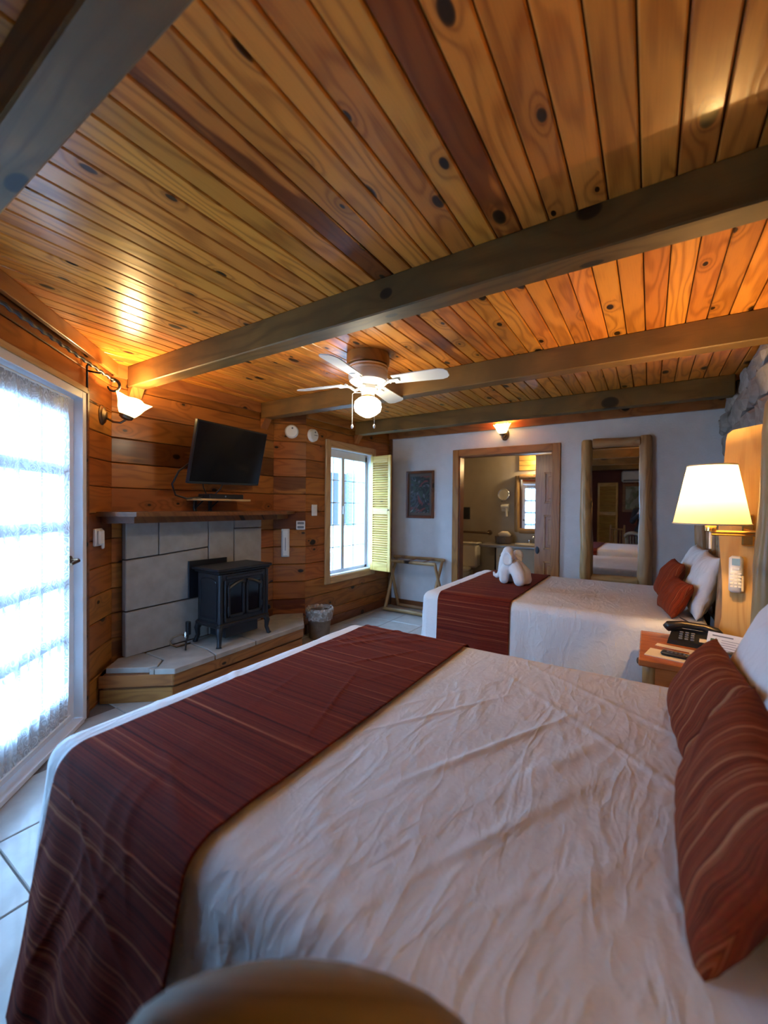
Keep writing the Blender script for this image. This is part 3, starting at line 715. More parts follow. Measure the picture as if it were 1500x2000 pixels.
# louvred interior shutter, swung open into the room
def shutter(name, label, hinge, ang, w, h, z0):
    m = T(hinge[0], hinge[1], z0) @ RZ(ang)
    t = thing(name, label, 'shutter', mtx=m)
    st = .045; th = .026
    for x in (0, w-st):
        ob('stile', MB().box(-h/2, h/2, -st/2, st/2, -th/2, th/2, ch=.003), 'shutter', t, frame((x+st/2, 0, h/2), (0, 0, 1), (1, 0, 0)))
    for z, rh in ((0, .10), (h*.49, .08), (h-.09, .09)):
        ob('rail', MB().box(-(w-2*st)/2, (w-2*st)/2, -rh/2, rh/2, -th/2, th/2, ch=.003), 'shutter', t, frame((w/2, 0, z+rh/2), (1, 0, 0), (0, 0, 1)))
    sl = mesh_of('louvre', MB().box(-(w-2*st)/2-.003, (w-2*st)/2+.003, -.021, .021, -.0035, .0035, ch=.002)); sl.materials.append(M['shutter'])
    for a, b in ((.10, h*.49), (h*.49+.08, h-.09)):
        n = int((b-a)/.030)
        for k in range(n):
            z = a+(k+.5)*(b-a)/n
            ob('louvre', sl, None, t, frame((w/2, 0, z), (1, 0, 0), (0, math.cos(.75), math.sin(.75))))
    ob('knob', MB().lathe([(.004, 0), (.004, .012), (.011, .018), (.011, .026), (.003, .031)], 12, T(w-.022, -.013, h*.53) @ RX(PI/2)), 'bronze', t, smooth=0.6)
    return t
shutter('louvred_shutter', 'yellow pine louvred shutter swung open beside the white wall', (XW+.026, 4.53), -.12, .34, 1.50, .56)

# ================================================================ fireplace
sr = thing('stone_surround', 'pale cut limestone panel behind the black stove', 'fireplace surround', (XT+.02, YC, 0))
SX = XT+.07
def surr(y0, y1, z0, z1, zl=None, zr=None):
    cy, cz = (y0+y1)/2, (z0+z1)/2; g = .004
    bl, br_, tr_, tl_ = (z0, z0, z1, z1) if zl is None else zl+zr
    poly = [(y0-cy+g, bl-cz+g), (y1-cy-g, br_-cz+g), (y1-cy-g, tr_-cz-g), (y0-cy+g, tl_-cz-g)]
    me = mesh_of('stone', MB().prism(poly, -.055, 0)); bm = bmesh.new(); bm.from_mesh(me)
    bmesh.ops.bevel(bm, geom=list(bm.edges), offset=.005, segments=1, affect='EDGES'); bm.to_mesh(me); bm.free()
    ob('stone', me, 'cut', sr, frame((SX+.005, cy, cz), (0, 1, 0), (0, 0, 1)), world=True)
SY0 = 1.56
for a in [(SY0, 1.815, .985, 1.27, (.978, .993), (1.27, 1.27)), (1.815, 2.26, .985, 1.27, (.993, 1.025), (1.27, 1.27)), (2.26, 2.53, .62, 1.27), (2.53, 2.86, 1.18, 1.27), (2.53, 2.86, .62, 1.18), (SY0, 2.26, .59, .985, (.585, .60), (1.022, .975)), (SY0, 2.26, .235, .59, (.235, .235), (.598, .583)), (2.26, 2.86, .235, .62)]:
    surr(*a)
ob('mortar_bed', MB().box(XT+.001, SX-.03, SY0+.01, 2.85, .24, 1.27), 'mortar', sr, world=True)

he = thing('raised_hearth', 'raised hearth of limestone flags over wooden fascia boards', 'hearth', (-3.1, 2.3, 0))
P1, P2, P3, P4 = (-3.205, 1.345), (-2.835, 1.655), (-2.855, 2.99), (-3.16, 3.285)
core = [(XT+.03, 1.53), P1, P2, P3, P4, (XT+.03, YA-.01)]
def shrink(poly, d):
    cx = sum(p[0] for p in poly)/len(poly); cy = sum(p[1] for p in poly)/len(poly)
    return [(cx+(x-cx)*(1-d), cy+(y-cy)*(1-d)) for x, y in poly]
core = [(XT+.03, 1.54), (-3.20, 1.36), (-2.855, 1.675), (-2.875, 2.97), (-3.165, 3.265), (XT+.03, YA-.02)]
ob('core', MB().prism(core, 0, .20), 'darkgap', he, world=True)
def fascia(p, q, z0, z1, off, m_='trim'):
    a, b = Vector((*p, 0)), Vector((*q, 0)); d = (b-a).normalized(); nn = Vector((d.y, -d.x, 0))
    c = (a+b)/2+nn*off; c.z = (z0+z1)/2; L_ = (b-a).length
    ob('fascia_board', MB().box(-L_/2, L_/2, -(z1-z0)/2, (z1-z0)/2, -.009, .009, ch=.002), m_, he, frame(c, d, (0, 0, 1)), world=True)
for p, q in (((-3.215, 1.345), (-2.845, 1.665)), ((-2.845, 1.655), (-2.865, 2.985)), ((-2.865, 2.975), (-3.16, 3.27))):
    fascia(p, q, .115, .198, .006); fascia(p, q, .0, .095, -.008)
flags = [[(-3.36, 1.53), (-3.222, 1.388), (-2.99, 1.565), (-2.972, 1.62), (-3.06, 1.70), (-3.315, 1.70)],
         [(-3.31, 1.71), (-3.05, 1.71), (-2.955, 1.615), (-2.925, 1.57), (-2.815, 1.655), (-2.822, 1.98), (-3.0, 2.02), (-3.31, 2.03)],
         [(-3.31, 2.04), (-2.995, 2.03), (-2.822, 1.99), (-2.83, 2.38), (-3.31, 2.40)],
         [(-3.31, 2.41), (-2.83, 2.39), (-2.838, 2.98), (-3.02, 3.155), (-3.31, 2.90)],
         [(-3.32, 2.905), (-3.025, 3.165), (-3.155, 3.295), (-3.355, 3.075)],
         [(-2.985, 1.57), (-2.955, 1.603), (-2.93, 1.568), (-2.952, 1.55)]]
for i, p in enumerate(flags):
    mb = MB().prism(p, .198, .238-(.006 if i == 5 else 0)); me = mesh_of('flagstone', mb)
    bm = bmesh.new(); bm.from_mesh(me); bmesh.ops.bevel(bm, geom=[e for e in bm.edges], offset=.004, segments=1, affect='EDGES'); bm.to_mesh(me); bm.free()
    ob('flagstone', me, 'cut', he, world=True)

ma = thing('mantel_shelf', 'long red wood mantel shelf above the limestone panel', 'mantel', (XT+.1, 2.3, 1.27))
def mant(poly, z0, z1, name): ob(name, MB().prism(poly, z0, z1), 'mantel', ma, world=True)
mant([(XT+.002, YC+.0), (-3.215, 1.325), (-3.03, 1.50), (-3.03, 2.93), (-3.23, 3.24), (XT+.002, YA)], 1.312, 1.345, 'shelf_board')
mant([(XT+.002, YC+.01), (-3.255, 1.375), (-3.12, 1.53), (-3.12, 2.88), (-3.28, 3.19), (XT+.002, YA)], 1.262, 1.313, 'shelf_moulding')

# ---- stove (front looks into the room, +x)
stv = thing('cast_iron_stove', 'black cast iron stove with arched double doors on the hearth', 'stove', (-3.08, 2.345, .238))
SW, SD = .50, .30     # width along y, depth along x
def sb(name, mb, m_='iron', parent=stv, **k): return ob(name, mb, m_, parent, **k)
sb('body', MB().box(-SD/2, SD/2, -SW/2, SW/2, .17, .60, ch=.012))
sb('top_plate', MB().box(-SD/2-.035, SD/2+.03, -SW/2-.035, SW/2+.035, .615, .64, ch=.008).box(-SD/2-.018, SD/2+.016, -SW/2-.018, SW/2+.018, .598, .616, ch=.006))
sb('base_skirt', MB().box(-SD/2-.012, SD/2+.014, -SW/2-.014, SW/2+.014, .15, .185, ch=.008))
sb('ash_pan', MB().box(-SD/2+.06, SD/2-.03, -SW/2+.08, SW/2-.08, .05, .155, ch=.006))
for sx in (-1, 1):
    for sy in (-1, 1):
        pts = [(sx*(SD/2-.02), sy*(SW/2-.02), .18), (sx*(SD/2), sy*(SW/2), .12), (sx*(SD/2-.005), sy*(SW/2-.005), .06), (sx*(SD/2+.008), sy*(SW/2+.008), .012), (sx*(SD/2+.012), sy*(SW/2+.012), 0)]
        sb('leg', MB().tube(pts, [.032, .026, .018, .018, .024], 8), smooth=True)
for s in (-1, 1):   # side panels with arch
    y = s*(SW/2)
    mb = MB(); mb.box(-SD/2+.035, -SD/2+.05, y-.006, y+.006, .22, .52, ch=.002).box(SD/2-.05, SD/2-.035, y-.006, y+.006, .22, .52, ch=.002).box(-SD/2+.035, SD/2-.035, y-.006, y+.006, .205, .222, ch=.002)
    mb.tube([(-(SD/2-.043)*math.cos(t*PI/10), y, .52+.035*math.sin(t*PI/10)) for t in range(11)], .008, 6)
    sb('side_panel', mb)
for sy in (-1, 1):
    sb('corner_column', MB().tube([(SD/2-.005, sy*(SW/2-.01), .19), (SD/2-.005, sy*(SW/2-.01), .59)], .018, 10), smooth=0.7)
    sb('corner_column', MB().tube([(SD/2+.008, sy*(SW/2-.05), .20), (SD/2+.008, sy*(SW/2-.05), .54)], .009, 8), smooth=0.7)
for s in (-1, 1):   # double doors with arched tops
    y0, y1 = sorted((s*.008, s*(SW/2-.075))); x = SD/2
    dr = MB(); fw = .022
    dr.box(x-.002, x+.016, y0, y0+fw, .225, .50, ch=.003).box(x-.002, x+.016, y1-fw, y1, .225, .50, ch=.003).box(x-.002, x+.016, y0, y1, .225, .25, ch=.003)
    if s < 0: arc = [(x+.007, y0+.011+(y1-y0-.022)*t/10, .47+.05*math.sin(t/10*PI/2)) for t in range(11)]
    else: arc = [(x+.007, y0+.011+(y1-y0-.022)*t/10, .47+.05*math.cos(t/10*PI/2)) for t in range(11)]
    dr.tube(arc, .013, 6)
    d = sb('stove_door', dr)
    sb('glass', MB().box(x-.004, x+.004, y0+.01, y1-.01, .24, .52), 'screen', d)
    for hz in (.27, .43): sb('hinge', MB().tube([(x+.016, (y0 if s < 0 else y1), hz), (x+.016, (y0 if s < 0 else y1), hz+.05)], .007, 8), 'iron', d)
sb('door_lintel', MB().box(SD/2-.002, SD/2+.012, -SW/2+.06, SW/2-.06, .545, .575, ch=.004))
sb('side_knob', MB().lathe([(.006, 0), (.006, .02), (.022, .026), (.022, .04), (.005, .046)], 14, T(SD/2-.03, SW/2+.01, .225) @ RX(-PI/2)), smooth=0.6)
vp = ob('vent_panel', MB().box(-.008, .008, -.19, .19, -.16, .16, ch=.003), 'iron', None, T(SX+.014, 2.25, .758))
tag(vp, 'flat black metal plate on the limestone behind the stove', 'vent plate')
tl = thing('gas_valve', 'small black gas valve and pipe beside the stove foot', 'valve', (-3.16, 1.97, .238))
ob('valve_body', MB().box(-.02, .02, -.016, .016, .10, .21, ch=.006).tube([(0, 0, .10), (.02, -.03, .05), (.06, -.06, 0.004)], .007), 'iron', tl, smooth=0.6)
ob('pipe', MB().tube([(-.0, -.02, .10), (-.03, -.04, .105), (-.07, -.08, .09), (-.09, -.10, .06), (-.08, -.10, .03), (-.05, -.07, .010), (-.05, .05, .010)], .007), 'bronze', tl, smooth=True)
ob('cap', MB().lathe([(.012, 0), (.012, .04), (.006, .05)], 10, T(-.0, -.022, .08)), 'chrome', tl, smooth=0.6)

# ================================================================ television and things round it
a_, t_, r_ = -0.214, 0.23, 0.028
Wd = Vector((math.sin(a_), math.cos(a_), 0)); Nd = Vector((math.cos(a_), -math.sin(a_), 0))
Ud = Vector((0, 0, 1))*math.cos(t_)+Nd*math.sin(t_); 
W2 = Wd*math.cos(r_)+Ud*math.sin(r_); U2 = -Wd*math.sin(r_)+Ud*math.cos(r_)
tvc = Vector((-2.603*1.2, 1.962*1.2, 1.4+.36*1.2)); tw, thh = .73*1.2, .43*1.2
tm = frame(tvc, W2, U2); zs = 1 if tm.col[2].to_3d().dot(Nd) > 0 else -1
tv = thing('television', 'black flat television tilted forward on an arm above the mantel', 'television', mtx=tm)
def zb(mb, x0, x1, y0, y1, a, b, ch=.003): a, b = sorted((zs*a, zs*b)); return mb.box(x0, x1, y0, y1, a, b, ch=ch)
ob('bezel', zb(MB(), -tw/2, tw/2, -thh/2, thh/2, -.03, 0, .004), 'black', tv)
ob('screen', zb(MB(), -tw/2+.012, tw/2-.012, -thh/2+.02, thh/2-.012, 0, .0012, 0), 'screen', tv)
ob('back_case', zb(MB(), -tw*.3, tw*.3, -thh*.35, thh*.3, -.07, -.03, .01), 'black', tv)
mt = thing('wall_mount', 'black swing arm joining the television to the board wall', 'tv mount', (XT+.01, 2.38, 1.82))
ob('wall_plate', MB().box(XT-.005, XT+.02, 2.33, 2.43, 1.70, 1.94, ch=.004), 'iron', mt, world=True)
back = tvc - Nd*.06
ob('arm', MB().tube([(XT+.015, 2.38, 1.83), tuple((Vector((XT+.015, 2.38, 1.83))+back)/2), tuple(back)], .018), 'iron', mt, world=True)
sh = thing('bracket_shelf', 'small pale shelf on two black brackets under the television', 'shelf', (XT+.1, 2.35, 1.43))
ob('board', MB().box(-.255, .255, -.11, .11, -.009, .009, ch=.004), 'pale', sh, frame((XT+.115, 2.345, 1.445), (0, 1, 0), (-1, 0, 0)), world=True)
for y in (2.17, 2.32):
    ob('bracket', MB().box(XT-.002, XT+.015, y-.015, y+.015, 1.345, 1.437, ch=.002).tube([(XT+.01, y, 1.37), (XT+.12, y, 1.434)], .007), 'iron', sh, world=True)
bx = thing('cable_box', 'slim black cable box on the small pale shelf', 'set-top box', (XT+.115, 2.36, 1.454))
ob('case', MB().box(-.085, .085, -.175, .175, 0.001, .042, ch=.004), 'black', bx)
ob('button', MB().lathe([(.009, 0), (.009, .003)], 12, T(.085, -.02, .022) @ RY(PI/2)), 'chrome', bx)
cb = MB().tube([(XT+.13, 2.04, 1.75), (XT+.09, 1.97, 1.68), (XT+.06, 1.93, 1.57), (XT+.06, 1.96, 1.48), (XT+.08, 2.05, 1.452), (XT+.10, 2.16, 1.465), (XT+.10, 2.20, 1.475)], .008, 8)
tag(ob('power_cable', cb, 'black', smooth=True), 'black cable looping from the television down to the small shelf', 'cable')
for i, (y, s) in enumerate(((2.14, .03), (2.36, -.02))):
    c = MB().tube([(XT+.16, y, 1.62), (XT+.13, y+s, 1.55), (XT+.10, y+2.5*s, 1.50), (XT+.09, y+3*s, 1.485)], .005, 6)
    tag(ob('signal_cable', c, 'black', smooth=True), ['thin cable hanging below the television corner by the looping cable', 'thin cable hanging from the middle of the television to the box'][i], 'cable', 'cables under the television')

# ================================================================ small wall fittings
def disc(name, label, cat, m, r, group):
    t = thing(name, label, cat, mtx=m, group=group)
    ob('base', MB().lathe([(r, 0), (r, .012), (r*.96, .02)], 32), 'white', t, smooth=0.6)
    ob('cover', MB().lathe([(r*.93, .02), (r*.92, .034), (r*.8, .042), (.002, .044)], 32), 'white', t, smooth=0.6)
    ob('button', MB().lathe([(r*.14, .043), (r*.14, .047), (.001, .048)], 12, T(r*.1, r*.45, 0)), 'print', t)
    return t
nA = Vector((S2, -S2, 0))
disc('smoke_detector', 'round white smoke detector on the narrow angled board wall', 'smoke detector', frame((-3.258+.0, 3.212, 2.195), (S2, S2, 0), (0, 0, 1)), .072, 'round detectors near the ceiling')
t = disc('gas_alarm', 'round white alarm with grey print above the window casing corner', 'smoke detector', frame((XW, 3.412, 2.175), (0, 1, 0), (0, 0, 1)), .072, 'round detectors near the ceiling')
ob('print_line', MB().box(-.01, .045, -.004, .003, .0435, .0448), 'print', t)
def plate(name, label, cat, m, w, h, th=.012, mat_='white'):
    t = thing(name, label, cat, mtx=m)
    ob('plate', MB().box(-w/2, w/2, -h/2, h/2, 0, th, ch=.004), mat_, t)
    return t
t = plate('light_switch', 'white light switch plate between smoke alarm and window', 'light switch', frame((XW, 3.452, 1.352), (0, 1, 0), (0, 0, 1)), .085, .125)
ob('rocker', MB().box(-.017, .017, -.034, .034, .012, .018, ch=.003), 'white', t)
t = plate('thermostat', 'small cream thermostat with two grey slots on angled board wall', 'thermostat', frame((-3.187, 3.283, 1.19), (S2, S2, 0), (0, 0, 1)), .095, .095, .02)
for zz in (-.022, .022): ob('slot', MB().box(-.035, .035, zz-.013, zz+.013, .0195, .022, ch=.002), 'print', t)
t = plate('soap_tube', 'tall white plastic dispenser hung on the angled board wall', 'dispenser', frame((-3.30, 3.17, 1.0), (S2, S2, 0), (0, 0, 1)), .085, .30, .02)
ob('front', MB().box(-.036, .036, -.145, .145, .018, .05, ch=.014), 'white', t)
ob('print_line', MB().box(-.004, .004, -.08, .06, .0495, .0508), 'print', t)
t = thing('door_switch', 'white switch box with hinged cover beside the patio door', 'light switch', mtx=frame(C0+E45*.245+Vector((0, 0, 1.17)), E45*-1, (0, 0, 1)))
if PW[t.name].col[2].to_3d().dot(N45) < 0:
    PW[t.name] = PW[t.name] @ RY(PI); t.matrix_world = PW[t.name]
ob('plate', MB().box(-.055, .055, -.06, .06, 0, .02, ch=.005), 'white', t)
ob('cover', MB().box(-.04, .03, -.05, .05, .02, .042, ch=.008), 'white', t)
ob('flap', MB().box(.035, .06, -.085, .03, .012, .03, ch=.006), 'white', t)

# ---- wall lights
def point(name, parent, loc, power, col, r=.03):
    l = bpy.data.lights.new(name, 'POINT'); l.energy = power; l.color = col; l.shadow_soft_size = r
    o = bpy.data.objects.new(name, l); COL.objects.link(o); o.parent = parent; o.location = loc
    return o
def tulip(r0, r1, h, lobes=5):
    mb = MB(); n = 40; prof = [(r0, 0, 0), (r0*1.5, h*.12, 0), (r0*2.0, h*.35, .02), (r1*.78, h*.62, .05), (r1*.9, h*.82, .10), (r1, h, .16)]
    vs = []
    for r, z, k in prof:
        for i in range(n):
            a = 2*PI*i/n; w = math.cos(lobes*a)
            vs.append(((r*(1+k*w))*math.cos(a), (r*(1+k*w))*math.sin(a), z+k*.18*w*h))
    fs = [(j*n+i, j*n+(i+1) % n, (j+1)*n+(i+1) % n, (j+1)*n+i) for j in range(len(prof)-1) for i in range(n)]
    mb.add(vs, fs); return mb
def sconce(label, base, along_, nrm, power, tilt, arm=.13, scale=1.0, curl=True):
    m = frame(base, along_, (0, 0, 1))
    if m.col[2].to_3d().dot(Vector(nrm)) < 0: m = m @ RY(PI)
    t = thing('wall_sconce', label, 'wall light', mtx=m)
    ob('backplate', MB().lathe([(.062, 0), (.062, .006), (.052, .014), (.05, .02), (.026, .028), (.02, .034)], 28, Matrix.Diagonal((.8, 1.15, 1, 1))), 'bronze', t, smooth=0.6)
    pts = [(0, -.02, .03), (0.0, -.045, arm*.5), (0.0, -.05, arm*.8), (0.0, -.03, arm), (0.0, -.005, arm+.005)]
    ob('arm', MB().tube(pts, .008, 8), 'bronze', t, smooth=True)
    hold = T(0, -.01, arm+.005) @ RX(-PI/2+tilt) @ Matrix.Diagonal((scale, scale, scale, 1))
    ob('shade_holder', MB().lathe([(.014, -.012), (.03, -.004), (.034, .012), (.03, .02)], 20, hold), 'bronze', t, smooth=0.6)
    me = mesh_of('glass_shade', tulip(.026, .078, .095), True)
    ob('glass_shade', me, 'tulip', t, hold @ T(0, 0, .006))
    point('bulb_light', t, (hold @ Vector((0, 0, .085))), power, (1.0, 0.62, 0.26), .025)
    return t
sconce('lit amber glass sconce with iron arm beside the patio door', C0+E45*.165+Vector((0, 0, 2.03)), E45, N45, 15, .35, arm=.15, scale=1.4)
sconce('lit amber glass sconce above the bathroom doorway', Vector((-1.50, YF, 2.285)), (1, 0, 0), (0, -1, 0), 8, .25, arm=.10, scale=1.2)

# ================================================================ ceiling fan
fan = thing('ceiling_fan', 'white four blade ceiling fan with lit globe between the beams', 'ceiling fan', (-1.665, 2.365, H))
ob('mounting_ring', MB().lathe([(.145, -.075), (.148, -.07), (.148, 0)], 40), 'trim', fan, smooth=0.6)
ob('motor_housing', MB().lathe([(.05, -.215), (.10, -.205), (.128, -.185), (.137, -.16), (.137, -.125), (.132, -.12), (.137, -.115), (.137, -.085), (.12, -.074)], 40), 'fan', fan, smooth=0.5)
ob('housing_vent', MB().lathe([(.1375, -.104), (.1385, -.1), (.1375, -.096)], 40), 'brass', fan)
ob('switch_housing', MB().lathe([(.036, -.305), (.045, -.295), (.045, -.25), (.062, -.24), (.062, -.215), (.04, -.21)], 28), 'fan', fan, smooth=0.5)
gl = ob('globe', MB().lathe([(.044, -.293), (.066, -.303), (.090, -.325), (.095, -.358), (.088, -.388), (.058, -.412), (.026, -.428), (.004, -.434)], 32), 'globe', fan, smooth=True)
ob('globe_rim', MB().lathe([(.044, -.302), (.05, -.30), (.05, -.288), (.044, -.286)], 28), 'brass', fan, smooth=True)
for k in range(4):
    a = math.radians(9.5+90*k)
    m = RZ(a)
    br = MB().tube([(.055, 0, -.222), (.10, .0, -.235), (.14, .0, -.205), (.175, 0, -.196)], [.011, .010, .010, .010], 8).tube([(.16, -.03, -.196), (.16, .03, -.196)], .009, 8).box(.15, .235, -.026, .026, -.2, -.193, ch=.003)
    ob('blade_arm', br, 'fan', fan, m, smooth=0.6)
    w0, w1 = .052, .066; l0, l1 = .19, .57
    pl = [(l0, -w0), (l1-.05, -w1), (l1-.018, -w1*.82), (l1, -w1*.45), (l1, w1*.45), (l1-.018, w1*.82), (l1-.05, w1), (l0, w0)]
    bl = MB().prism(pl, -.003, .003)
    ob('blade', bl, 'fan', fan, m @ T(0, 0, -.188) @ RX(-.21))
for k, (dx, dy, ln) in enumerate(((-.045, -.045, .155), (.052, -.028, .165))):
    ch_ = ob('pull_chain', MB().tube([(dx*.6, dy*.6, -.262), (dx*1.5, dy*1.5, -.266), (dx*1.7, dy*1.7, -.275), (dx*1.7, dy*1.7, -.33-ln)], .0013, 6), 'fan', fan)
    ob('pull_knob', MB().lathe([(.002, 0), (.008, -.006), (.009, -.018), (.004, -.028)], 12, T(dx*1.7, dy*1.7, -.33-ln)), 'fan', ch_, smooth=True)

# ================================================================ far wall: picture, door, mirror
pc = thing('framed_print', 'framed dark abstract print on white wall above luggage rack', 'picture', mtx=frame((-2.655, YF-.002, 1.567), (1, 0, 0), (0, 0, 1)))
pw, ph = .425, .645
for x0, x1, y0, y1 in ((-pw/2, -pw/2+.035, -ph/2, ph/2), (pw/2-.035, pw/2, -ph/2, ph/2)):
    ob('frame_rail', MB().box(-(y1-y0)/2, (y1-y0)/2, -.0175, .0175, 0, .024, ch=.004), 'darktrim', pc, T((x0+x1)/2, (y0+y1)/2, 0) @ RZ(PI/2))
for y in (-ph/2+.0175, ph/2-.0175):
    ob('frame_rail', MB().box(-pw/2+.035, pw/2-.035, -.0175, .0175, 0, .024, ch=.004), 'darktrim', pc, T(0, y, 0))
ob('mount', MB().box(-pw/2+.03, pw/2-.03, -ph/2+.03, ph/2-.03, 0, .009), plain('grey mount', (0.10, 0.075, 0.06), .7), pc)
ob('canvas', MB().box(-pw/2+.068, pw/2-.068, -ph/2+.075, ph/2-.075, .009, .012), 'art', pc)

dcs = bpy.data.objects.new('door_2', None); COL.objects.link(dcs); dcs['kind'] = 'structure'; PW['door_2'] = Matrix.Identity(4); dcs['label'] = 'varnished pine doorway with sliding door to the bathroom'
cwd = .085
for x in (OX0-cwd/2, OX1+cwd/2):
    ob('door_casing', MB().box(-cwd/2, cwd/2, -.011, .011, -(OZ+cwd)/2, (OZ+cwd)/2, ch=.004), 'trimz', dcs, T(x, YF-.011, (OZ+cwd)/2))
ob('door_casing', MB().box(-(OX1-OX0)/2, (OX1-OX0)/2, -.011, .011, -cwd/2, cwd/2, ch=.004), 'trim', dcs, T((OX0+OX1)/2, YF-.011, OZ+cwd/2))
ob('door_jamb', MB().box(-.008, .008, -.065, .065, -OZ/2, OZ/2), 'darktrim', dcs, T(OX0+.006, YF+.06, OZ/2))
for jy in (YF+.027, YF+.122): ob('door_jamb', MB().box(-.008, .008, -.027, .027, -OZ/2, OZ/2), 'doorwood', dcs, T(OX1-.006, jy, OZ/2))
ob('door_jamb', MB().box(-(OX1-OX0)/2, (OX1-OX0)/2, -.065, .065, -.008, .008), 'darktrim', dcs, T((OX0+OX1)/2, YF+.06, OZ-.006))
dl = ob('sliding_leaf', MB().box(-.30, .30, -.018, .018, -1.01, 1.01, ch=.004), 'doorwood', dcs, T(-1.152+.30, YF+.075, 1.015))
dl.scale = (1, 1, 1)
for zc, hh in ((.62, .36), (.10, .40), (-.55, .62)):
    q = MB(); y = -.018
    for (x0, x1, z0, z1) in ((-.20, .16, zc-hh/2, zc-hh/2+.02), (-.20, .16, zc+hh/2-.02, zc+hh/2), (-.20, -.18, zc-hh/2, zc+hh/2), (.14, .16, zc-hh/2, zc+hh/2)):
        q.box(x0, x1, y-.012, y+.002, z0, z1, ch=.004)
    ob('panel_moulding', q, 'doorwood', dl)
    ob('raised_panel', MB().box(-.15, .11, y-.010, y+.002, zc-hh/2+.05, zc+hh/2-.05, ch=.006), 'doorwood', dl)
ob('finger_pull', MB().lathe([(.022, 0), (.022, .006), (.016, .008)], 18, T(-.268, -.018, -.115) @ RX(PI/2) @ Matrix.Diagonal((1, 2.0, 1, 1))), 'iron', dl, smooth=0.6)

mi = thing('log_mirror', 'tall wall mirror framed with peeled logs', 'mirror', (-.315, YF-.03, .62))
ob('mirror_glass', MB().box(-.26, .25, -.004, .004, .06, 1.43), 'mirror', mi)
ob('backing', MB().box(-.29, .29, .006, .028, .0, 1.47), 'darkgap', mi)
mlog = [((-.272, -.02, 0), (-.272, -.02, 1.52), .066, .052, 1), ((.272, -.02, 0), (.272, -.02, 1.53), .066, .055, 4)]
for p0, p1, r0, r1, s in mlog: log('frame_log', p0, p1, r0, r1, mi, seed=s, bend=.008, wob=.16)
log('frame_log', (-.22, -.02, 1.475), (.22, -.02, 1.48), .05, .05, mi, seed=7, bend=.004)
log('frame_log', (-.22, -.02, .02), (.22, -.02, .02), .055, .05, mi, seed=8, bend=.004)

# ---- bathroom beyond
ob('wall_bath_back', MB().box(-3.0, -.6, 6.62, 6.72, 0, H), 'beige', kind='structure')
ob('wall_bath_left', MB().box(-3.1, -3.0, YF+.12, 6.72, 0, H), 'beige', kind='structure')
ob('wall_bath_right', MB().box(-.9, -.8, YF+.15, 6.72, 0, H), 'beige', kind='structure')
ob('floor_bath', MB().box(-3.1, -.7, YF, 6.72, -.06, -.001), 'tile', kind='structure')
ob('ceiling_bath', MB().box(-3.1, -.7, YF+.12, 6.72, H-.05, H+.02), 'beige', kind='structure')
YBb = 6.62
to = thing('toilet', 'cream ceramic toilet against the bathroom wall', 'toilet', (-2.55, YBb, 0))
ob('tank', MB().box(-.21, .21, -.22, -.02, .42, .80, ch=.03), 'ceramic', to, smooth=0.7)
ob('tank_lid', MB().box(-.225, .225, -.235, -.012, .80, .835, ch=.012), 'ceramic', to, smooth=0.7)
ob('bowl', MB().lathe([(.11, 0), (.10, .12), (.13, .25), (.19, .36), (.20, .40), (.17, .41)], 28, T(0, -.46, 0) @ Matrix.Diagonal((.95, 1.25, 1, 1))).box(-.10, .10, -.30, -.04, 0, .40, ch=.03), 'ceramic', to, smooth=0.7)
ob('seat_lid', MB().lathe([(.19, .41), (.20, .42), (.20, .44), (.17, .45)], 28, T(0, -.46, 0) @ Matrix.Diagonal((.95, 1.25, 1, 1))), 'ceramic', to, smooth=0.7)
ob('flush_lever', MB().tube([(-.15, -.225, .74), (-.15, -.245, .74), (-.08, -.25, .73)], .008), 'chrome', to, smooth=True)
gb = thing('grab_bar', 'dark metal grab bar above the toilet', 'grab bar', (-2.5, YBb, .99))
ob('bar', MB().tube([(-.30, -.02, .0), (-.30, -.065, .0), (-.27, -.075, .0), (.27, -.075, -.005), (.30, -.065, -.005), (.30, -.02, -.005)], .018, 10), 'bronze', gb, smooth=True)
for x in (-.30, .30): ob('flange', MB().lathe([(.04, 0), (.04, .02), (.03, .025)], 18, T(x, 0, 0) @ RX(PI/2)), 'bronze', gb, smooth=0.6)
t = plate('towel_hook_plate', 'small black wall plate above the grab bar', 'wall plate', frame((-2.60, YBb, 1.30), (1, 0, 0), (0, 0, 1)), .11, .20, .02, 'black')
ob('plate_inset', MB().box(-.04, .04, -.085, .085, .018, .024, ch=.003), 'iron', t)
va = thing('vanity_counter', 'grey vanity counter with sink under the log framed bathroom mirror', 'vanity', (-1.62, YBb-.006, 0))
ob('counter_top', MB().box(-.58, .70, -.50, 0, .80, .84, ch=.008), 'counter', va)
ob('apron', MB().box(-.35, .68, -.46, -.43, .30, .80, ch=.004), 'beige', va)
ob('support', MB().box(-.35, -.32, -.46, 0, 0, .80, ch=.004), 'beige', va)
ob('basin', MB().lathe([(.19, .845), (.20, .85), (.195, .858), (.17, .852), (.10, .845), (.02, .843)], 30, T(.12, -.26, 0) @ Matrix.Diagonal((1.15, .85, 1, 1))), 'ceramic', va, smooth=0.6)
fc = thing('faucet', 'chrome faucet behind the bathroom sink', 'faucet', (-1.48, YBb-.055, .84))
ob('spout', MB().tube([(0, 0, 0), (0, 0, .09), (0, -.04, .13), (0, -.10, .12), (0, -.12, .10)], .014, 10), 'chrome', fc, smooth=True)
for x in (-.08, .08): ob('tap', MB().lathe([(.022, 0), (.016, .04), (.025, .05), (.025, .065), (.01, .07)], 14, T(x, 0, 0)), 'chrome', fc, smooth=0.6)
bk = thing('toiletry_basket', 'woven basket holding a rolled cream cloth on vanity counter', 'basket', (-1.91, YBb-.20, .84))
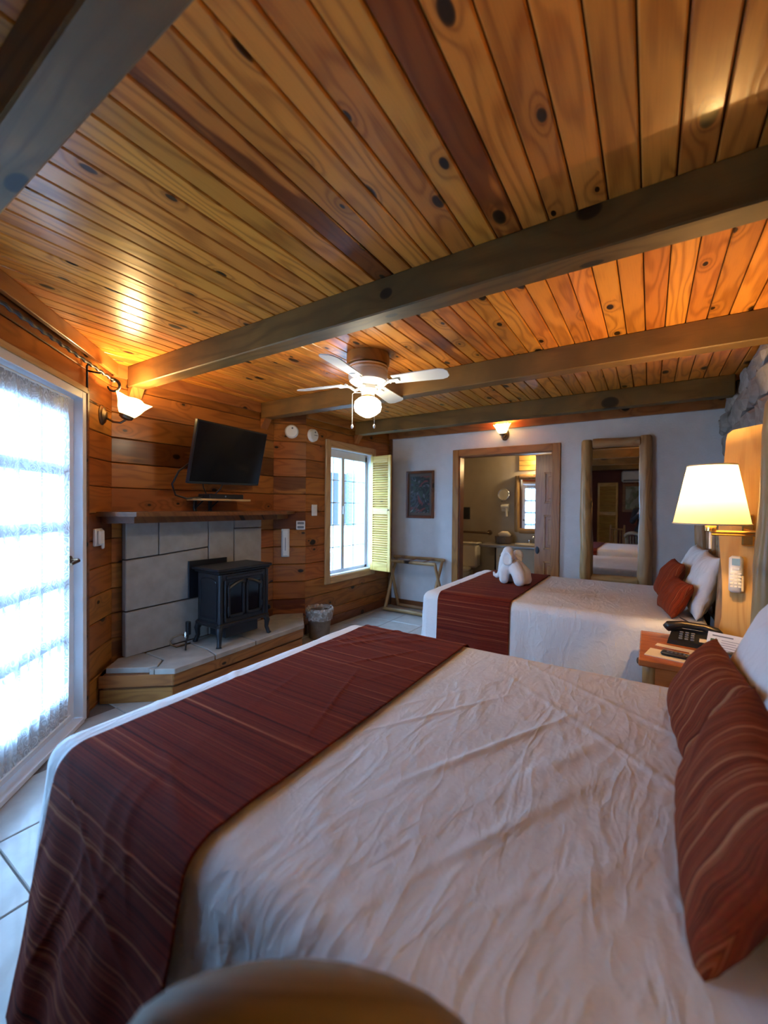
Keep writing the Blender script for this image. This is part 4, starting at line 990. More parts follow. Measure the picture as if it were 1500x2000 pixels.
ob('basket_body', MB().lathe([(.10, 0), (.12, .02), (.135, .10), (.14, .12), (.125, .12), (.115, .03)], 28, None, lambda a, z: .025*math.sin(a*18)*math.cos(z*160)), 'basketw', bk)
ob('cloth_roll', MB().tube([(-.085, 0, .125), (-.03, .02, .145), (.05, -.01, .145), (.09, .01, .12)], [.03, .05, .05, .03], 10), 'paper', bk, smooth=True)
bm_ = thing('bathroom_mirror', 'bathroom mirror in a yellow wood frame above the sink', 'mirror', (-1.50, YBb-.03, 1.46))
ob('mirror_glass', MB().box(-.22, .22, -.01, .004, -.38, .38), 'mirror', bm_)
for x in (-.255, .255): log('frame_upright', (x, -.01, -.44), (x, -.01, .44), .042, .04, bm_, seed=x*10, bend=.006)
for z in (-.415, .415): log('frame_rail', (-.22, -.01, z), (.22, -.01, z), .04, .04, bm_, seed=z*7, bend=.004)
vl = thing('vanity_light', 'lit vanity light on a wooden board over the bathroom mirror', 'wall light', (-1.48, YBb, 2.10))
for k in range(3): ob('board', MB().box(-.26, .26, -.024, 0, -.12+k*.078, -.046+k*.078, ch=.004), 'shutter', vl)
ob('bulb', MB().sphere((.12, -.12, -.03), .055, 12), 'vanitybulb', vl, smooth=True)
ob('holder', MB().tube([(.12, -.02, .03), (.12, -.10, .03), (.12, -.12, .01)], .014), 'brass', vl, smooth=True)
mm = thing('shaving_mirror', 'round chrome magnifying mirror on a folding arm', 'mirror', (-1.955, YBb, 1.605))
ob('ring', MB().tube([(.085*math.cos(a*PI/12), -.10, .085*math.sin(a*PI/12)) for a in range(25)], .009, 8), 'chrome', mm, smooth=True)
ob('mirror_glass', MB().lathe([(.08, 0), (.08, .008)], 28, T(0, -.095, 0) @ RX(PI/2)), 'mirror', mm)
ob('arm', MB().tube([(-.05, 0, -.10), (-.05, -.05, -.105), (.01, -.09, -.10), (0, -.10, -.085)], .008), 'chrome', mm, smooth=True)
hd = thing('hair_dryer', 'cream hair dryer hanging in a wall holder', 'hair dryer', (-1.95, YBb, 1.36))
ob('holder', MB().box(-.06, .06, -.03, 0, -.02, .10, ch=.006), 'ceramic', hd)
ob('barrel', MB().tube([(-.05, -.06, .05), (.03, -.06, .06), (.065, -.06, .062)], [.032, .036, .026], 14), 'ceramic', hd, smooth=0.6)
ob('handle', MB().tube([(.03, -.06, .04), (.035, -.06, -.10)], [.022, .017], 10), 'ceramic', hd, smooth=0.6)

# ================================================================ luggage rack and waste basket
lr = thing('luggage_rack', 'folding log luggage rack with webbing straps below the framed print', 'luggage rack', (-2.65, 4.85, 0))
for i, (x, s) in enumerate(((-.34, 1), (.34, 2))):
    log('leg', (x, -.17, .02), (x+.02, .12, .70), .022, .02, lr, seed=s, bend=.006)
    log('leg', (x+.035, .15, .02), (x+.035, -.11, .67), .022, .02, lr, seed=s+5, bend=.006)
log('foot_bar', (-.36, -.17, .026), (.38, -.17, .026), .024, .024, lr, seed=11, bend=.006)
log('foot_bar', (-.33, .15, .026), (.40, .15, .026), .024, .024, lr, seed=12, bend=.006)
log('top_bar', (-.38, .12, .70), (.40, .12, .70), .022, .022, lr, seed=13, bend=.004)
log('top_bar', (-.35, -.11, .672), (.38, -.11, .672), .022, .022, lr, seed=14, bend=.004)
for x in (-.22, .0, .22):
    ob('strap', MB().grid(lambda u, v, x=x: (x-.024+.048*u+.03*v, -.135+.28*v, .698+.024*v-.010*math.sin(v*PI)), 3, 14), 'strap', lr)

wbk = thing('waste_basket', 'small wicker waste basket lined with clear plastic bag', 'waste basket', (-2.95, 3.33, 0))
ob('basket_body', MB().lathe([(.10, 0.002), (.105, .01), (.128, .27), (.132, .29), (.12, .29), (.098, .02)], 36, None, lambda a, z: .02*math.sin(a*18)*math.cos(z*110)), 'basketw', wbk)
def bagf(a, z): return .10*noise.noise((math.cos(a)*3, math.sin(a)*3, z*9))+.05*noise.noise((math.cos(a)*8, math.sin(a)*8, z*20))
bgm = MB().lathe([(.137, .20), (.139, .24), (.142, .29), (.138, .325), (.128, .318), (.118, .27)], 48, None, bagf); bgm.f = bgm.f[:-2]
ob('bin_liner', bgm, 'bag', wbk, smooth=True)

# ================================================================ beds
def drape(x0, x1, y0, y1, top, R, drop, flare, off=0.0, seed=0.0, wr=1.0, alo=None, ahi=None, headdrop=False, n=150, nb=120, blo=None, bhi=None, amp=.006):
    """cloth over a rounded box: unfolded coordinates (a along x, b along y) fold over the edges"""
    ix0, ix1, iy0, iy1 = x0+R, x1, y0+R, y1-R
    arc = R*PI/2
    al = alo if alo is not None else ix0-arc-drop
    ah = ahi if ahi is not None else ix1
    bl = blo if blo is not None else iy0-arc-drop
    bh = bhi if bhi is not None else iy1+arc+drop
    R2 = R+off
    def fn(u, v):
        a = al+(ah-al)*u; b = bl+(bh-bl)*v
        nx = min(max(a, ix0), ix1); ny = min(max(b, iy0), iy1)
        ex, ey = a-nx, b-ny; e = math.hypot(ex, ey)
        emax = arc+drop
        if alo is None: e2 = min(e, emax)
        else: e2 = e
        w1 = noise.noise((a*2.2+seed, b*2.2, seed))*.45+noise.noise((a*7+seed, b*5.0, 3.1+seed))*.22+noise.noise((a*19+seed, b*13.0, 1.1))*.10
        # broken straight creases in a few directions
        cre = 0.0
        for kd, (ca, sa, fr) in enumerate(((.94, .34, 3.4), (.5, .87, 2.6), (.87, -.5, 4.2))):
            p_, q_ = a*ca+b*sa, -a*sa+b*ca
            ln_ = noise.noise((p_*fr*1.7+seed+kd*9, q_*.55, kd*5.3+seed))
            mk = max(0.0, noise.noise((a*1.6+kd*4, b*1.6+seed, kd*2.7)))
            cre += math.exp(-(ln_/.05)**2)*mk*1.1
        dsp = (w1*.5+cre)*amp*wr
        if e < 1e-6:
            return (a, b, top+off+dsp)
        dx, dy = ex/e, ey/e
        if e2 <= arc:
            th = e2/R; hr = R2*math.sin(th); vz = top+off-R2*(1-math.cos(th))
            k = math.cos(th)
            return (nx+dx*(hr+dsp*math.sin(th)), ny+dy*(hr+dsp*math.sin(th)), vz+dsp*k)
        d = e2-arc
        tang = a if abs(dy) > abs(dx) else b
        fold = math.sin(tang*19+1.7*math.sin(tang*6+seed)+seed)*.5+math.sin(tang*41+seed*3)*.22+noise.noise((tang*5, seed, d*1.5))*.8
        hr = R2+flare*d+fold*min(d, .4)*.035*wr+dsp
        return (nx+dx*hr, ny+dy*hr, top+off-R2-d+off)
    mb = MB().grid(fn, n, nb)
    me = mesh_of('cloth', mb, True)
    uv = me.uv_layers.new(name='UVMap')
    for lp in me.loops:
        i = lp.vertex_index; u = (i % (n+1))/n; v = (i//(n+1))/nb
        uv.data[lp.index].uv = (al+(ah-al)*u, bl+(bh-bl)*v)
    return me
def solid(o, th=.004):
    md = o.modifiers.new('thickness', 'SOLIDIFY'); md.thickness = th; md.offset = -1
def bed(idx, x0, x1, y0, y1, top, lbl):
    t = thing('bed', lbl, 'bed', ((x0+x1)/2, (y0+y1)/2, 0), group='log beds')
    ob('bed_base', MB().box(x0+.06, x1-.02, y0+.06, y1-.06, .0, .33, ch=.01), plain('maroon bed base', (0.10, 0.02, 0.018), .8), t, world=True)
    ob('mattress', MB().box(x0+.035, x1-.005, y0+.035, y1-.035, .33, top-.028, ch=.05), 'linen', t, smooth=0.8, world=True)
    hx = x1+.045
    return t, hx
BT = .70
b1, hx1 = bed(0, -1.52, .30, .475, 2.02, BT, 'log bed with rust striped runner, standing beside the nightstand and telephone cable side')
b2, hx2 = bed(1, -1.60, .30, 3.06, 4.56, BT, 'log bed with towel elephant on its runner by the bathroom wall')
b1['label'] = 'log bed whose long runner trails to the tiled floor'
def headboard(t, hx, y0, y1, ph, idx):
    for y, s in ((y0, 1+idx*9), (y1, 2+idx*9)):
        log('post', (hx+.02, y, 0), (hx+.02, y, ph), .062, .052, t, world=True, seed=s, bend=.018, wob=.35)
    for z, s in ((.62, 3), (1.02, 4), (ph-.32, 5)):
        log('cross_log', (hx+.06, y0+.03, z), (hx+.06, y1-.03, z), .04, .036, t, mat_='log', world=True, seed=s+idx, bend=.01)
    n = 9
    for k in range(n):
        y = y0+(y1-y0)*(k+1)/(n+1)
        log('spindle', (hx+.06, y, .62), (hx+.06, y, ph-.32), .026, .022, t, world=True, seed=k+idx*3, bend=.008)
headboard(b1, .375, .36, 2.13, 1.83, 0)
headboard(b2, .365, 3.14, 4.60, 1.62, 1)

cov1 = ob('coverlet', drape(-1.52, .30, .475, 2.02, BT, .075, .33, .10, 0.0, 1.3, n=260, nb=260, amp=.009), 'linen'); solid(cov1)
tag(cov1, 'creased white coverlet on the bed beside the photographer and chair', 'bedspread', 'white coverlets')
cov1['label'] = 'creased white coverlet under the long trailing runner'
cov2 = ob('coverlet', drape(-1.60, .30, 3.06, 4.56, BT, .07, .33, .06, 0.0, 5.1, n=150, nb=150, amp=.006), 'linen'); solid(cov2)
tag(cov2, 'smooth white coverlet under the towel elephant runner', 'bedspread', 'white coverlets')
run1 = ob('bed_runner', drape(-1.52, .30, .475, 2.02, BT, .075, .33, .20, .014, 1.3, alo=-1.375, ahi=-.765, blo=.475+.075-.118-.56, bhi=2.02-.075+.118+.4, n=80, nb=300, amp=.009), 'runner'); solid(run1)
tag(run1, 'dark rust striped runner trailing from the bed almost to the floor tiles', 'bed runner', 'rust striped bed runners')
run2 = ob('bed_runner', drape(-1.60, .30, 3.06, 4.56, BT, .07, .33, .06, .011, 5.1, alo=-1.44, ahi=-.86, blo=3.06+.07-.11-.42, bhi=4.56-.07+.11+.40, n=50, nb=200, amp=.006), 'runner2'); solid(run2)
tag(run2, 'rust striped runner with the towel elephant sitting on it', 'bed runner', 'rust striped bed runners')

def pillow_mesh(w, h, t, seed=0, n=34, pinch=.07, crease=.010, stripe='v'):
    mb = MB(); vs = []; uvs = []
    for side in (1, -1):
        for j in range(n+1):
            for i in range(n+1):
                u, v = -1+2*i/n, -1+2*j/n
                x = w/2*u*(1-pinch*(1-v*v)); y = h/2*v*(1-pinch*(1-u*u))
                k = max(0.0, (1-abs(u)**3.2)*(1-abs(v)**3.2))**.55
                dsp = crease*(noise.noise((x*9+seed, y*9, seed))+.6*noise.noise((x*22, y*14+seed, side)))*k
                edge = math.exp(-((1-max(abs(u), abs(v)))/.16)**2)
                dsp += crease*.7*edge*math.sin((x-y)*60+seed)*k
                vs.append((x, y, side*(t/2*k)+dsp)); uvs.append((x, y) if stripe == 'v' else (y, x))
    N1 = (n+1)**2
    fs = []
    for s in range(2):
        for j in range(n):
            for i in range(n):
                q = (j*(n+1)+i, j*(n+1)+i+1, (j+1)*(n+1)+i+1, (j+1)*(n+1)+i)
                fs.append(tuple(s*N1+a for a in (q if s == 0 else q[::-1])))
    me = bpy.data.meshes.new('pillow'); me.from_pydata(vs, [], fs); me.update()
    uv = me.uv_layers.new(name='UVMap')
    for lp in me.loops: uv.data[lp.index].uv = uvs[lp.vertex_index]
    bm = bmesh.new(); bm.from_mesh(me); bmesh.ops.remove_doubles(bm, verts=bm.verts, dist=1e-5); bm.to_mesh(me); bm.free()
    me.shade_smooth(); return me
def pillow(name, label, cat, c, yaw, lean, w, h, t, mat_, seed, group, roll=0.0, stripe='v', crease=.010):
    # local x along bed width, local y up the headboard, z out of the face
    zdir = Vector((-math.cos(yaw)*math.cos(lean), -math.sin(yaw)*math.cos(lean), math.sin(lean)))
    xdir = Vector((math.sin(yaw), -math.cos(yaw), 0))
    m = frame(c, xdir, zdir.cross(xdir)) @ RZ(roll)
    o = ob(name, pillow_mesh(w, h, t, seed, stripe=stripe, crease=crease), mat_, None, m)
    return tag(o, label, cat, group)
pillow('pillow', 'plump white pillow behind the rust cushion next to the nightstand', 'pillow', (.297, 1.60, .90), 0, .36, .68, .44, .13, 'linen', 1, 'white bed pillows')
pillow('pillow', 'plump white pillow behind the larger rust cushion', 'pillow', (.297, .88, .90), 0, .36, .68, .44, .13, 'linen', 2, 'white bed pillows')
pillow('cushion', 'rust striped cushion leaning beside the nightstand', 'cushion', (.150, 1.61, .817), .05, .46, .50, .29, .13, 'cushion', 3, 'rust striped cushions', stripe='u')
pillow('cushion', 'larger rust striped cushion with fine tan lines leaning on white pillow', 'cushion', (.145, 1.05, .828), -.04, .42, .58, .31, .14, 'cushion', 4, 'rust striped cushions', stripe='u')
pillow('pillow', 'creased white pillow beside the golden wood slab', 'pillow', (.298, 3.495, .905), .03, .28, .58, .42, .14, 'linen', 5, 'white bed pillows', crease=.016)
pillow('pillow', 'creased white pillow by the bathroom end of headboard', 'pillow', (.288, 4.12, .905), .03, .30, .62, .42, .14, 'linen', 6, 'white bed pillows', crease=.016)
pillow('cushion', 'orange striped cushion with a seam near the telephone', 'cushion', (.142, 3.40, .815), .18, .46, .40, .25, .12, 'cushion2', 7, 'orange striped cushions', stripe='u')
pillow('cushion', 'dark orange striped cushion nearer the log mirror', 'cushion', (.130, 3.95, .85), .1, .42, .42, .32, .13, 'cushion2', 8, 'orange striped cushions', stripe='u')

# ---- towel elephant
def blob(name, caps, voxel, parent, mat_, m=None, smooth_it=6, world=False):
    """tapered capsules fused into one continuous surface"""
    mb = MB()
    for pts, rs in caps:
        pts = [Vector(p) for p in pts]
        if len(pts) == 1: mb.sphere(pts[0], rs[0], 12); continue
        mb.tube(pts, rs, 14)
        for p, r in zip(pts, rs): mb.sphere(p, r*.995, 10)
    o = ob(name, mb, mat_, parent, m, world=world)
    r = o.modifiers.new('fuse', 'REMESH'); r.mode = 'VOXEL'; r.voxel_size = voxel; r.use_smooth_shade = True
    s = o.modifiers.new('smooth', 'SMOOTH'); s.factor = .5; s.iterations = smooth_it
    return o
el = thing('towel_elephant', 'white towel folded into an elephant on the striped runner', 'towel animal', (-1.06, 3.80, BT+.034), -.25)
blob('body', [([(-.04, -.05, .02), (-.035, -.05, .09), (-.01, -.03, .15)], [.046, .050, .050]), ([(-.04, .05, .02), (-.035, .05, .09), (-.01, .03, .15)], [.046, .050, .050]),
              ([(.115, -.055, .02), (.10, -.05, .075), (.045, -.02, .135)], [.052, .060, .062]), ([(.115, .055, .02), (.10, .05, .075), (.045, .02, .135)], [.052, .060, .062])], .008, el, 'towel', smooth_it=2)
hd_ = blob('head', [([(-.035, 0, .262), (-.04, 0, .215), (-.075, 0, .15), (-.095, 0, .09), (-.115, 0, .045), (-.145, 0, .026), (-.172, 0, .032), (-.18, 0, .052)], [.048, .064, .048, .036, .029, .022, .016, .011])], .006, el, 'towel', smooth_it=3)
for s in (-1, 1):
    def earf(u, v, s=s):
        a = v*2*PI; r = u
        return (.012+.052*r*math.cos(a), s*(.058+.034*r*r+.012*math.sin(a*2)*r), .225+.066*r*math.sin(a)-.012*r)
    ea = ob('ear', MB().grid(earf, 6, 24), 'towel', hd_, smooth=True); solid(ea, .014)
    ob('eye', MB().sphere((-.088, s*.042, .222), .006, 8), 'black', hd_)

# ================================================================ nightstand and its things
NZ = .655
ns = thing('nightstand', 'orange varnished nightstand between the two beds', 'nightstand', (.17, 2.70, 0))
ob('table_top', MB().box(-.21, .21, -.29, .29, NZ-.035, NZ, ch=.005), 'night', ns)
ob('apron', MB().box(-.18, .19, -.26, .26, NZ-.16, NZ-.035, ch=.003), 'night', ns)
ob('drawer_front', MB().box(-.19, -.178, -.22, .22, NZ-.15, NZ-.045, ch=.003), 'night', ns)
ob('drawer_knob', MB().lathe([(.008, 0), (.008, .014), (.018, .02), (.016, .03), (.004, .034)], 14, T(-.19, 0, NZ-.10) @ RY(-PI/2)), 'bronze', ns, smooth=0.6)
for sx in (-1, 1):
    for sy in (-1, 1):
        log('leg', (sx*.155, sy*.235, 0), (sx*.155, sy*.235, NZ-.035), .03, .033, ns, seed=sx*2+sy, bend=.006)
ob('lower_shelf', MB().box(-.16, .16, -.23, .23, .16, .18, ch=.003), 'night', ns)
tp = thing('telephone', 'black corded desk telephone on the nightstand', 'telephone', (.215, 2.84, NZ), -.12)
def telf(poly, y0, y1): return MB().prism(poly, y0, y1, RX(PI/2))
ob('base', MB().add([(-.12, -.075, 0), (.12, -.075, 0), (.12, .075, 0), (-.12, .075, 0), (-.115, -.07, .022), (.115, -.07, .022), (.105, .07, .062), (-.105, .07, .062)], [(0, 3, 2, 1), (4, 5, 6, 7), (0, 1, 5, 4), (1, 2, 6, 5), (2, 3, 7, 6), (3, 0, 4, 7)]), 'black', tp)
ob('handset', MB().tube([(-.135, .035, .058), (-.12, .035, .072), (-.06, .045, .090), (.04, .045, .090), (.09, .035, .076), (.11, .03, .062)], [.022, .029, .021, .021, .028, .022], 12), 'black', tp, smooth=True)
for r in range(4):
    for c in range(3):
        ob('key', MB().box(-.008, .008, -.005, .005, 0, .006, ch=.0015), 'print', tp, T(-.06+c*.026, -.052+r*.022, .027+(r*.022+.018)*.285) @ RX(.28))
ob('label_card', MB().box(-.04, .04, -.018, .018, 0, .002), 'paper', tp, T(.062, -.035, .035) @ RX(.28))
ob('cord', MB().tube([(.24, 2.92, NZ+.03), (.27, 2.98, NZ+.05), (.24, 3.03, NZ+.062), (.20, 3.10, NZ+.063), (.17, 3.18, NZ+.064), (.16, 3.22, NZ+.064)], .004, 6), 'black', tp, smooth=True, world=True)
def sheet(name, label, cat, c, rz, w, h, mat_, th=.002):
    return tag(ob(name, MB().box(-w/2, w/2, -h/2, h/2, 0, th), mat_, None, T(*c) @ RZ(rz)), label, cat)
sheet('notepad', 'cream paper sheet lying under the remote control', 'paper', (.115, 2.535, NZ), -.20, .24, .135, 'paper', .004)
sheet('notepad', 'narrow cream paper slip in front of the telephone', 'paper', (.135, 2.70, NZ), -.22, .20, .05, 'paper')
sheet('notepad', 'cream paper sheet beneath the white tent card', 'paper', (.275, 2.635, NZ+.004), -.15, .19, .09, 'paper')
rc = thing('remote_control', 'black and silver remote control lying on cream paper', 'remote', (.155, 2.53, NZ+.0045), -.17)
ob('case', MB().box(-.10, .10, -.026, .026, 0, .020, ch=.008), 'black', rc, smooth=0.7)
ob('silver_edge', MB().box(-.097, .097, .014, .0265, .006, .0215, ch=.003), 'chrome', rc)
for k in range(9):
    for j in (-1, 1): ob('button', MB().box(-.004, .004, -.003, .003, 0, .003), 'print', rc, T(-.07+k*.017, j*.008-.008, .0195))
tc_ = thing('tent_card', 'white printed card standing on the nightstand', 'card', mtx=T(.315, 2.66, NZ+.004) @ RZ(-.35) @ RX(1.05))
ob('card_sheet', MB().box(-.075, .075, 0, .12, -.001, .001), 'card', tc_)
ob('picture', MB().box(-.06, -.03, .03, .085, .001, .0016), 'printg', tc_)
for k in range(5): ob('print_line', MB().box(-.015, .06-(k % 2)*.015, .035+k*.012, .037+k*.012, .001, .0016), 'print', tc_)
ob('print_line', MB().box(-.055, .03, .10, .106, .001, .0016), 'print', tc_)
ob('card_back', MB().box(-.075, .075, -.001, .001, -.07, 0), 'card', tc_, T(0, .118, 0) @ RX(.1))
ac_ = thing('alarm_clock', 'small dark rounded alarm clock behind the cushion', 'clock', (.335, 2.49, NZ))
ob('case', MB().lathe([(.03, 0), (.04, .012), (.042, .05), (.03, .075), (.01, .08)], 20, Matrix.Diagonal((1, .8, 1, 1))), 'black', ac_, smooth=0.8)
ob('dial', MB().lathe([(.024, 0), (.024, .003)], 18, T(-.0, -.033, .042) @ RX(PI/2)), 'chrome', ac_)

# ---- live-edge slab with reading lamp
sl_o = Vector((.345, 2.985, 0)); 
slm = frame(sl_o, (.97, -.16, 0), (0, 0, 1))
slb = thing('live_edge_slab', 'tall golden live-edge wood slab carrying the reading lamp', 'wood panel', mtx=slm)
Ls, Rs = [], []
for k in range(25):
    z = .60+1.23*k/24
    Ls.append((.012*math.sin(z*3.1+.6)+.008*math.sin(z*8)-.006*(z < .8), z)); Rs.append((.235+.016*math.sin(z*4.2)+.01*math.sin(z*9+1), z))
poly = [p for p in Ls[:-1]]+[(.012, 1.815), (.035, 1.835), (.20, 1.86)]+[p for p in Rs[::-1][1:]]
o = ob('slab', MB().prism(poly, -.0, .045), 'slab', slb, RX(0))
# grain upright: rotate so local z is vertical
o.data.transform(RX(PI/2)); o.matrix_local = RX(-PI/2)
ob('wall_batten', MB().box(.16, .245, .7, 1.75, -.035, .0), 'log', slb)
rh = thing('cordless_remote', 'white remote control held in a bracket on the wood slab', 'remote', mtx=slm @ T(.06, 1.045, .046))
s_out = 1 if (slm.col[2].to_3d().y < 0) else -1
if s_out < 0:
    for q in (o,): pass
ROUT = Matrix.Identity(4) if s_out > 0 else RY(PI)
PW[rh.name] = slm @ T(.06, 1.045, .046 if s_out > 0 else -.002) @ ROUT; rh.matrix_world = PW[rh.name]
ob('holder', MB().box(-.026, .034, -.085, .0, 0, .028, ch=.004), 'paper', rh)
ob('case', MB().box(-.03, .03, -.095, .105, .006, .034, ch=.014), 'white', rh, smooth=0.8)
ob('display', MB().box(-.017, .017, .055, .092, .0335, .0352, ch=.002), plain('pale blue display', (.25, .45, .65), .2), rh)
ob('wide_key', MB().box(-.016, .016, .030, .044, .0335, .036, ch=.003), 'card', rh)
for r in range(5):
    for c in range(3): ob('key', MB().box(-.006, .006, -.004, .004, 0, .002), 'fan', rh, T(-.017+c*.017, .012-r*.018, .0335))

def reading_lamp(label, c, mount, power, light='bulb_light'):
    t = thing('swing_arm_lamp', label, 'lamp', c)
    rb, rt, z0, z1 = .155, .098, 0.0, .295
    mb = MB(); n = 48
    vs = [(r*math.cos(2*PI*i/n), r*math.sin(2*PI*i/n), z) for r, z in ((rb, z0), (rt, z1)) for i in range(n)]
    mb.add(vs, [(i, (i+1) % n, n+(i+1) % n, n+i) for i in range(n)])
    ob('lamp_shade', mb, 'shade', t, smooth=True)
    for r, z in ((rb, z0+.004), (rt, z1-.004)):
        ob('shade_rim', MB().tube([(r*math.cos(2*PI*i/40), r*math.sin(2*PI*i/40), z) for i in range(41)], .004, 6), 'paper', t, smooth=True)
    ob('socket', MB().lathe([(.016, -.035), (.024, -.03), (.024, .02), (.018, .03), (.018, .09)], 18), 'gold', t, smooth=0.6)
    ob('bulb', MB().lathe([(.012, .09), (.02, .11), (.032, .14), (.03, .165), (.012, .18), (.002, .182)], 20), 'bulb', t, smooth=True)
    mv = Vector(mount)-Vector(c)
    ob('arm', MB().tube([(0, 0, -.03), (.0, 0, -.035), (mv.x, 0.0, -.035), (mv.x, mv.y, -.035)], .0075, 8).tube([(0, 0, -.048), (mv.x, 0.0, -.048), (mv.x, mv.y, -.048)], .005, 8), 'gold', t, smooth=0.6)
    ob('wall_bracket', MB().box(mv.x-.025, mv.x+.025, mv.y-.02, mv.y+.004, -.12, .05, ch=.006), 'gold', t)
    ob('cord_tube', MB().tube([(0, 0, -.035), (0, 0, -.12)], .006, 8), 'white', t)
    point(light, t, (0, 0, .215), power, (1.0, 0.60, 0.22), .03)
    return t
reading_lamp('lit cream-shaded brass reading lamp on the golden slab', (.252, 2.60, 1.325), (.44, 2.925, 1.29), 26)
reading_lamp('cream-shaded brass reading lamp on the stone wall past the larger rust cushion', (.33, .10, 1.30), (.585, .18, 1.27), 9, 'reading_lamp_light_offscreen')

# ================================================================ the chair in front of the lens, the one in the mirror, rear furnishings
def log_chair(label, loc, rz, crest_h=.98, w=.40, rounded=False):
    wd = 'crest' if rounded else 'log'
    t = thing('log_chair', label, 'chair', loc, rz, 'log chairs')
    ob('seat', MB().box(-w/2, w/2, -.20, .20, .42, .455, ch=.015), 'seat', t)
    for sx in (-1, 1):
        log('leg', (sx*(w/2-.02), -.18, 0), (sx*(w/2-.02), -.18, .44), .021, .019, t, mat_=wd, seed=sx+3, bend=.004)
        log('leg', (sx*(w/2-.02), .19, 0), (sx*(w/2-.02), .215, crest_h-(.06 if rounded else 0)), .023, .02, t, mat_=wd, seed=sx+6, bend=.006)
    if rounded:
        n = 12
        mb = MB(); pts = [(-(w/2-.0)*math.cos(PI*k/n), .215, crest_h-.12+.095*math.sin(PI*k/n)) for k in range(n+1)]
        ob('crest_rail', MB().tube(pts, .034, 12), 'crest', t, smooth=True)
    else:
        log('crest_rail', (-w/2+.02, .213, crest_h-.10), (w/2-.02, .213, crest_h-.10), .018, .018, t, mat_=wd, seed=9, bend=.003)
    log('lower_rail', (-w/2+.02, .20, .54), (w/2-.02, .20, .54), .016, .016, t, mat_=wd, seed=10, bend=.003)
    for k in range(5):
        x = -w/2+w*(k+1)/6
        log('spindle', (x, .20, .54), (x, .213, crest_h-.09), .011, .010, t, mat_=wd, seed=k, bend=.003)
    for y in (-.18, .19): log('stretcher', (-w/2+.02, y, .18), (w/2-.02, y, .18), .013, .013, t, mat_=wd, seed=14, bend=.003)
    return t
log_chair('rounded-back log chair drawn up to the long-runner bed', (-.171, .107, 0), .55, .935, .33, True)
log_chair('slim log chair with spindle back reflected in the log mirror', (-.64, -1.25, 0), .0, 1.02, .32)
sh2 = shutter('rear_shutter', 'tall yellow pine panel shutter reflected in the log mirror', (-1.16, YBACK+.04), .0, .46, 1.62, .44)
ai = thing('air_conditioner', 'white wall air conditioner reflected high in the log mirror', 'air conditioner', (-.22, YBACK, 2.06))
ob('case', MB().box(-.40, .40, 0, .20, 0, .28, ch=.03), 'acblue', ai, smooth=0.7)
ob('outlet_flap', MB().box(-.36, .36, .17, .205, .02, .06, ch=.006), 'print', ai)
p2 = thing('dark_framed_picture', 'dark red framed picture reflected in the log mirror', 'picture', mtx=frame((-.30, YBACK+.001, 1.67), (-1, 0, 0), (0, 0, 1)))
zf = 1 if PW[p2.name].col[2].y > 0 else -1
for x in (-.27, .27): ob('frame_rail', MB().box(x-.035, x+.035, -.36, .36, min(0, zf*.03), max(0, zf*.03), ch=.004), 'darktrim', p2)
for y in (-.325, .325): ob('frame_rail', MB().box(-.235, .235, y-.035, y+.035, min(0, zf*.03), max(0, zf*.03), ch=.004), 'darktrim', p2)
ob('canvas', MB().box(-.24, .24, -.30, .30, min(0, zf*.012), max(0, zf*.012)), 'art2', p2)

# ---- the photographer, seen in the log mirror
pe = thing('person', 'person in dark clothes holding up a phone, reflected in the log mirror', 'person', (-.09, -.44, 0))
skin_caps = [([(0, .0, 1.40), (0, .01, 1.50)], [.052, .050]), ([(0, .012, 1.585), (0, .02, 1.635)], [.078, .088]), ([(0, .05, 1.545)], [.055]), ([(0, .108, 1.60)], [.016]),
             ([(-.088, .0, 1.60)], [.022]), ([(.088, .0, 1.60)], [.022])]
for s in (-1, 1):
    sx = s*.18; el_ = (s*.23, .05, 1.13); wr = (s*.075-.02, .285, 1.33)
    skin_caps.append(([(sx, 0, 1.37), el_, wr], [.05, .042, .028]))
    skin_caps.append(([wr, (s*.06-.02, .325, 1.37)], [.028, .034]))
    for k in range(4): skin_caps.append(([(s*.055-.02, .325, 1.355+.022*k), (s*.065-.03, .352, 1.358+.022*k), (s*.03-.03, .362, 1.36+.022*k)], [.010, .009, .008]))
    skin_caps.append(([(s*.055-.02, .315, 1.36), (s*.03-.02, .325, 1.385), (s*.02-.02, .335, 1.40)], [.012, .010, .009]))
    skin_caps.append(([(s*.09, 0, .92), (s*.095, .02, .50), (s*.095, 0, .09)], [.085, .058, .042]))
    skin_caps.append(([(s*.095, 0, .05), (s*.10, .12, .035)], [.042, .032]))
skin_caps.append(([(0, 0, .95), (0, 0, 1.15), (0, 0, 1.34)], [.13, .125, .115]))
skin_caps.append(([(-.13, 0, 1.365), (.13, 0, 1.365)], [.06, .06]))
blob('body', skin_caps, .009, pe, 'skin', smooth_it=4)
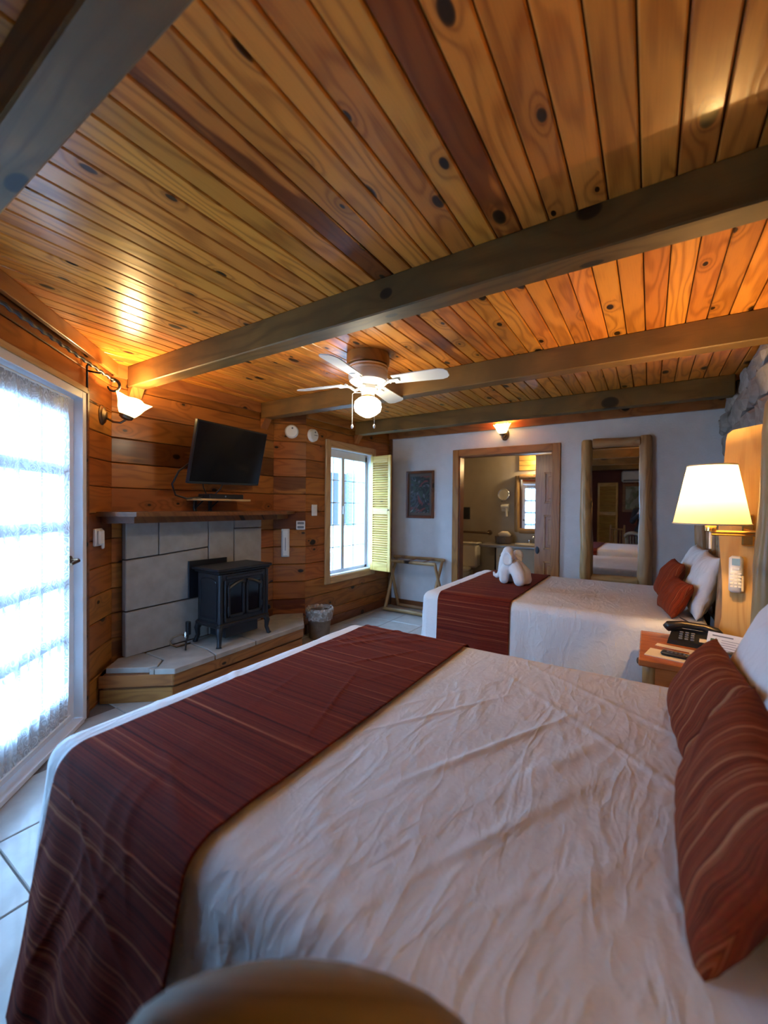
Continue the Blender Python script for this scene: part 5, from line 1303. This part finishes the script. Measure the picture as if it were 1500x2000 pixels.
cl = [([(0, 0, .93), (0, 0, 1.12), (0, 0, 1.33)], [.16, .15, .145]), ([(-.15, 0, 1.36), (.15, 0, 1.36)], [.075, .075])]
for s in (-1, 1):
    cl.append(([(s*.17, 0, 1.365), (s*.23, .05, 1.13), (s*.12, .235, 1.27)], [.068, .058, .042]))
blob('sweater', cl, .012, pe, 'cloth', smooth_it=4)
tr = [([(-.07, 0, .93), (.07, 0, .93)], [.13, .13])]
for s in (-1, 1): tr.append(([(s*.09, 0, .90), (s*.095, .02, .50), (s*.095, 0, .09)], [.105, .078, .066]))
blob('trousers', tr, .012, pe, 'cloth', smooth_it=4)
for s in (-1, 1): blob('shoe', [([(s*.095, -.03, .045), (s*.10, .14, .04)], [.05, .042])], .009, pe, 'black')
blob('hair', [([(0, -.02, 1.66), (0, -.05, 1.60), (0, -.06, 1.52)], [.088, .085, .06]), ([(0, .03, 1.68)], [.072])], .010, pe, 'hair')
ph = thing('smartphone', 'black smartphone held up by the person in the mirror', 'phone', mtx=cam_matrix() @ T(.0, -.0, .032))
ob('case', MB().box(-.037, .037, -.075, .075, -.004, .004, ch=.003), 'black', ph)
ob('camera_bump', MB().box(-.03, .0, .035, .068, -.0065, -.004, ch=.001), 'chrome', ph)

# ================================================================ outside the openings
ob('ground_outside', MB().box(-30, 3, -30, 30, -.25, -.13), 'patio', kind='structure')
nb = thing('neighbour_house', 'white stucco house with teal shutters outside the window', 'building', (-8.5, 8.5, -.13))
ob('facade', MB().box(-.3, .0, -5.0, 5.0, 0, 5.0), 'extwall', nb)
for y in (-2.6, -.4, 1.9):
    ob('house_window', MB().box(-.02, .03, y-.45, y+.45, .9, 2.6, ch=.01), 'screen', nb)
    for s in (-1, 1):
        f = ob('house_shutter', MB().box(.0, .04, y+s*.72-.24, y+s*.72+.24, .85, 2.65, ch=.01), 'teal', nb)
        for k in range(14): ob('shutter_slat', MB().box(.04, .055, y+s*.72-.19, y+s*.72+.19, .95+k*.118, 1.02+k*.118), 'teal', f)
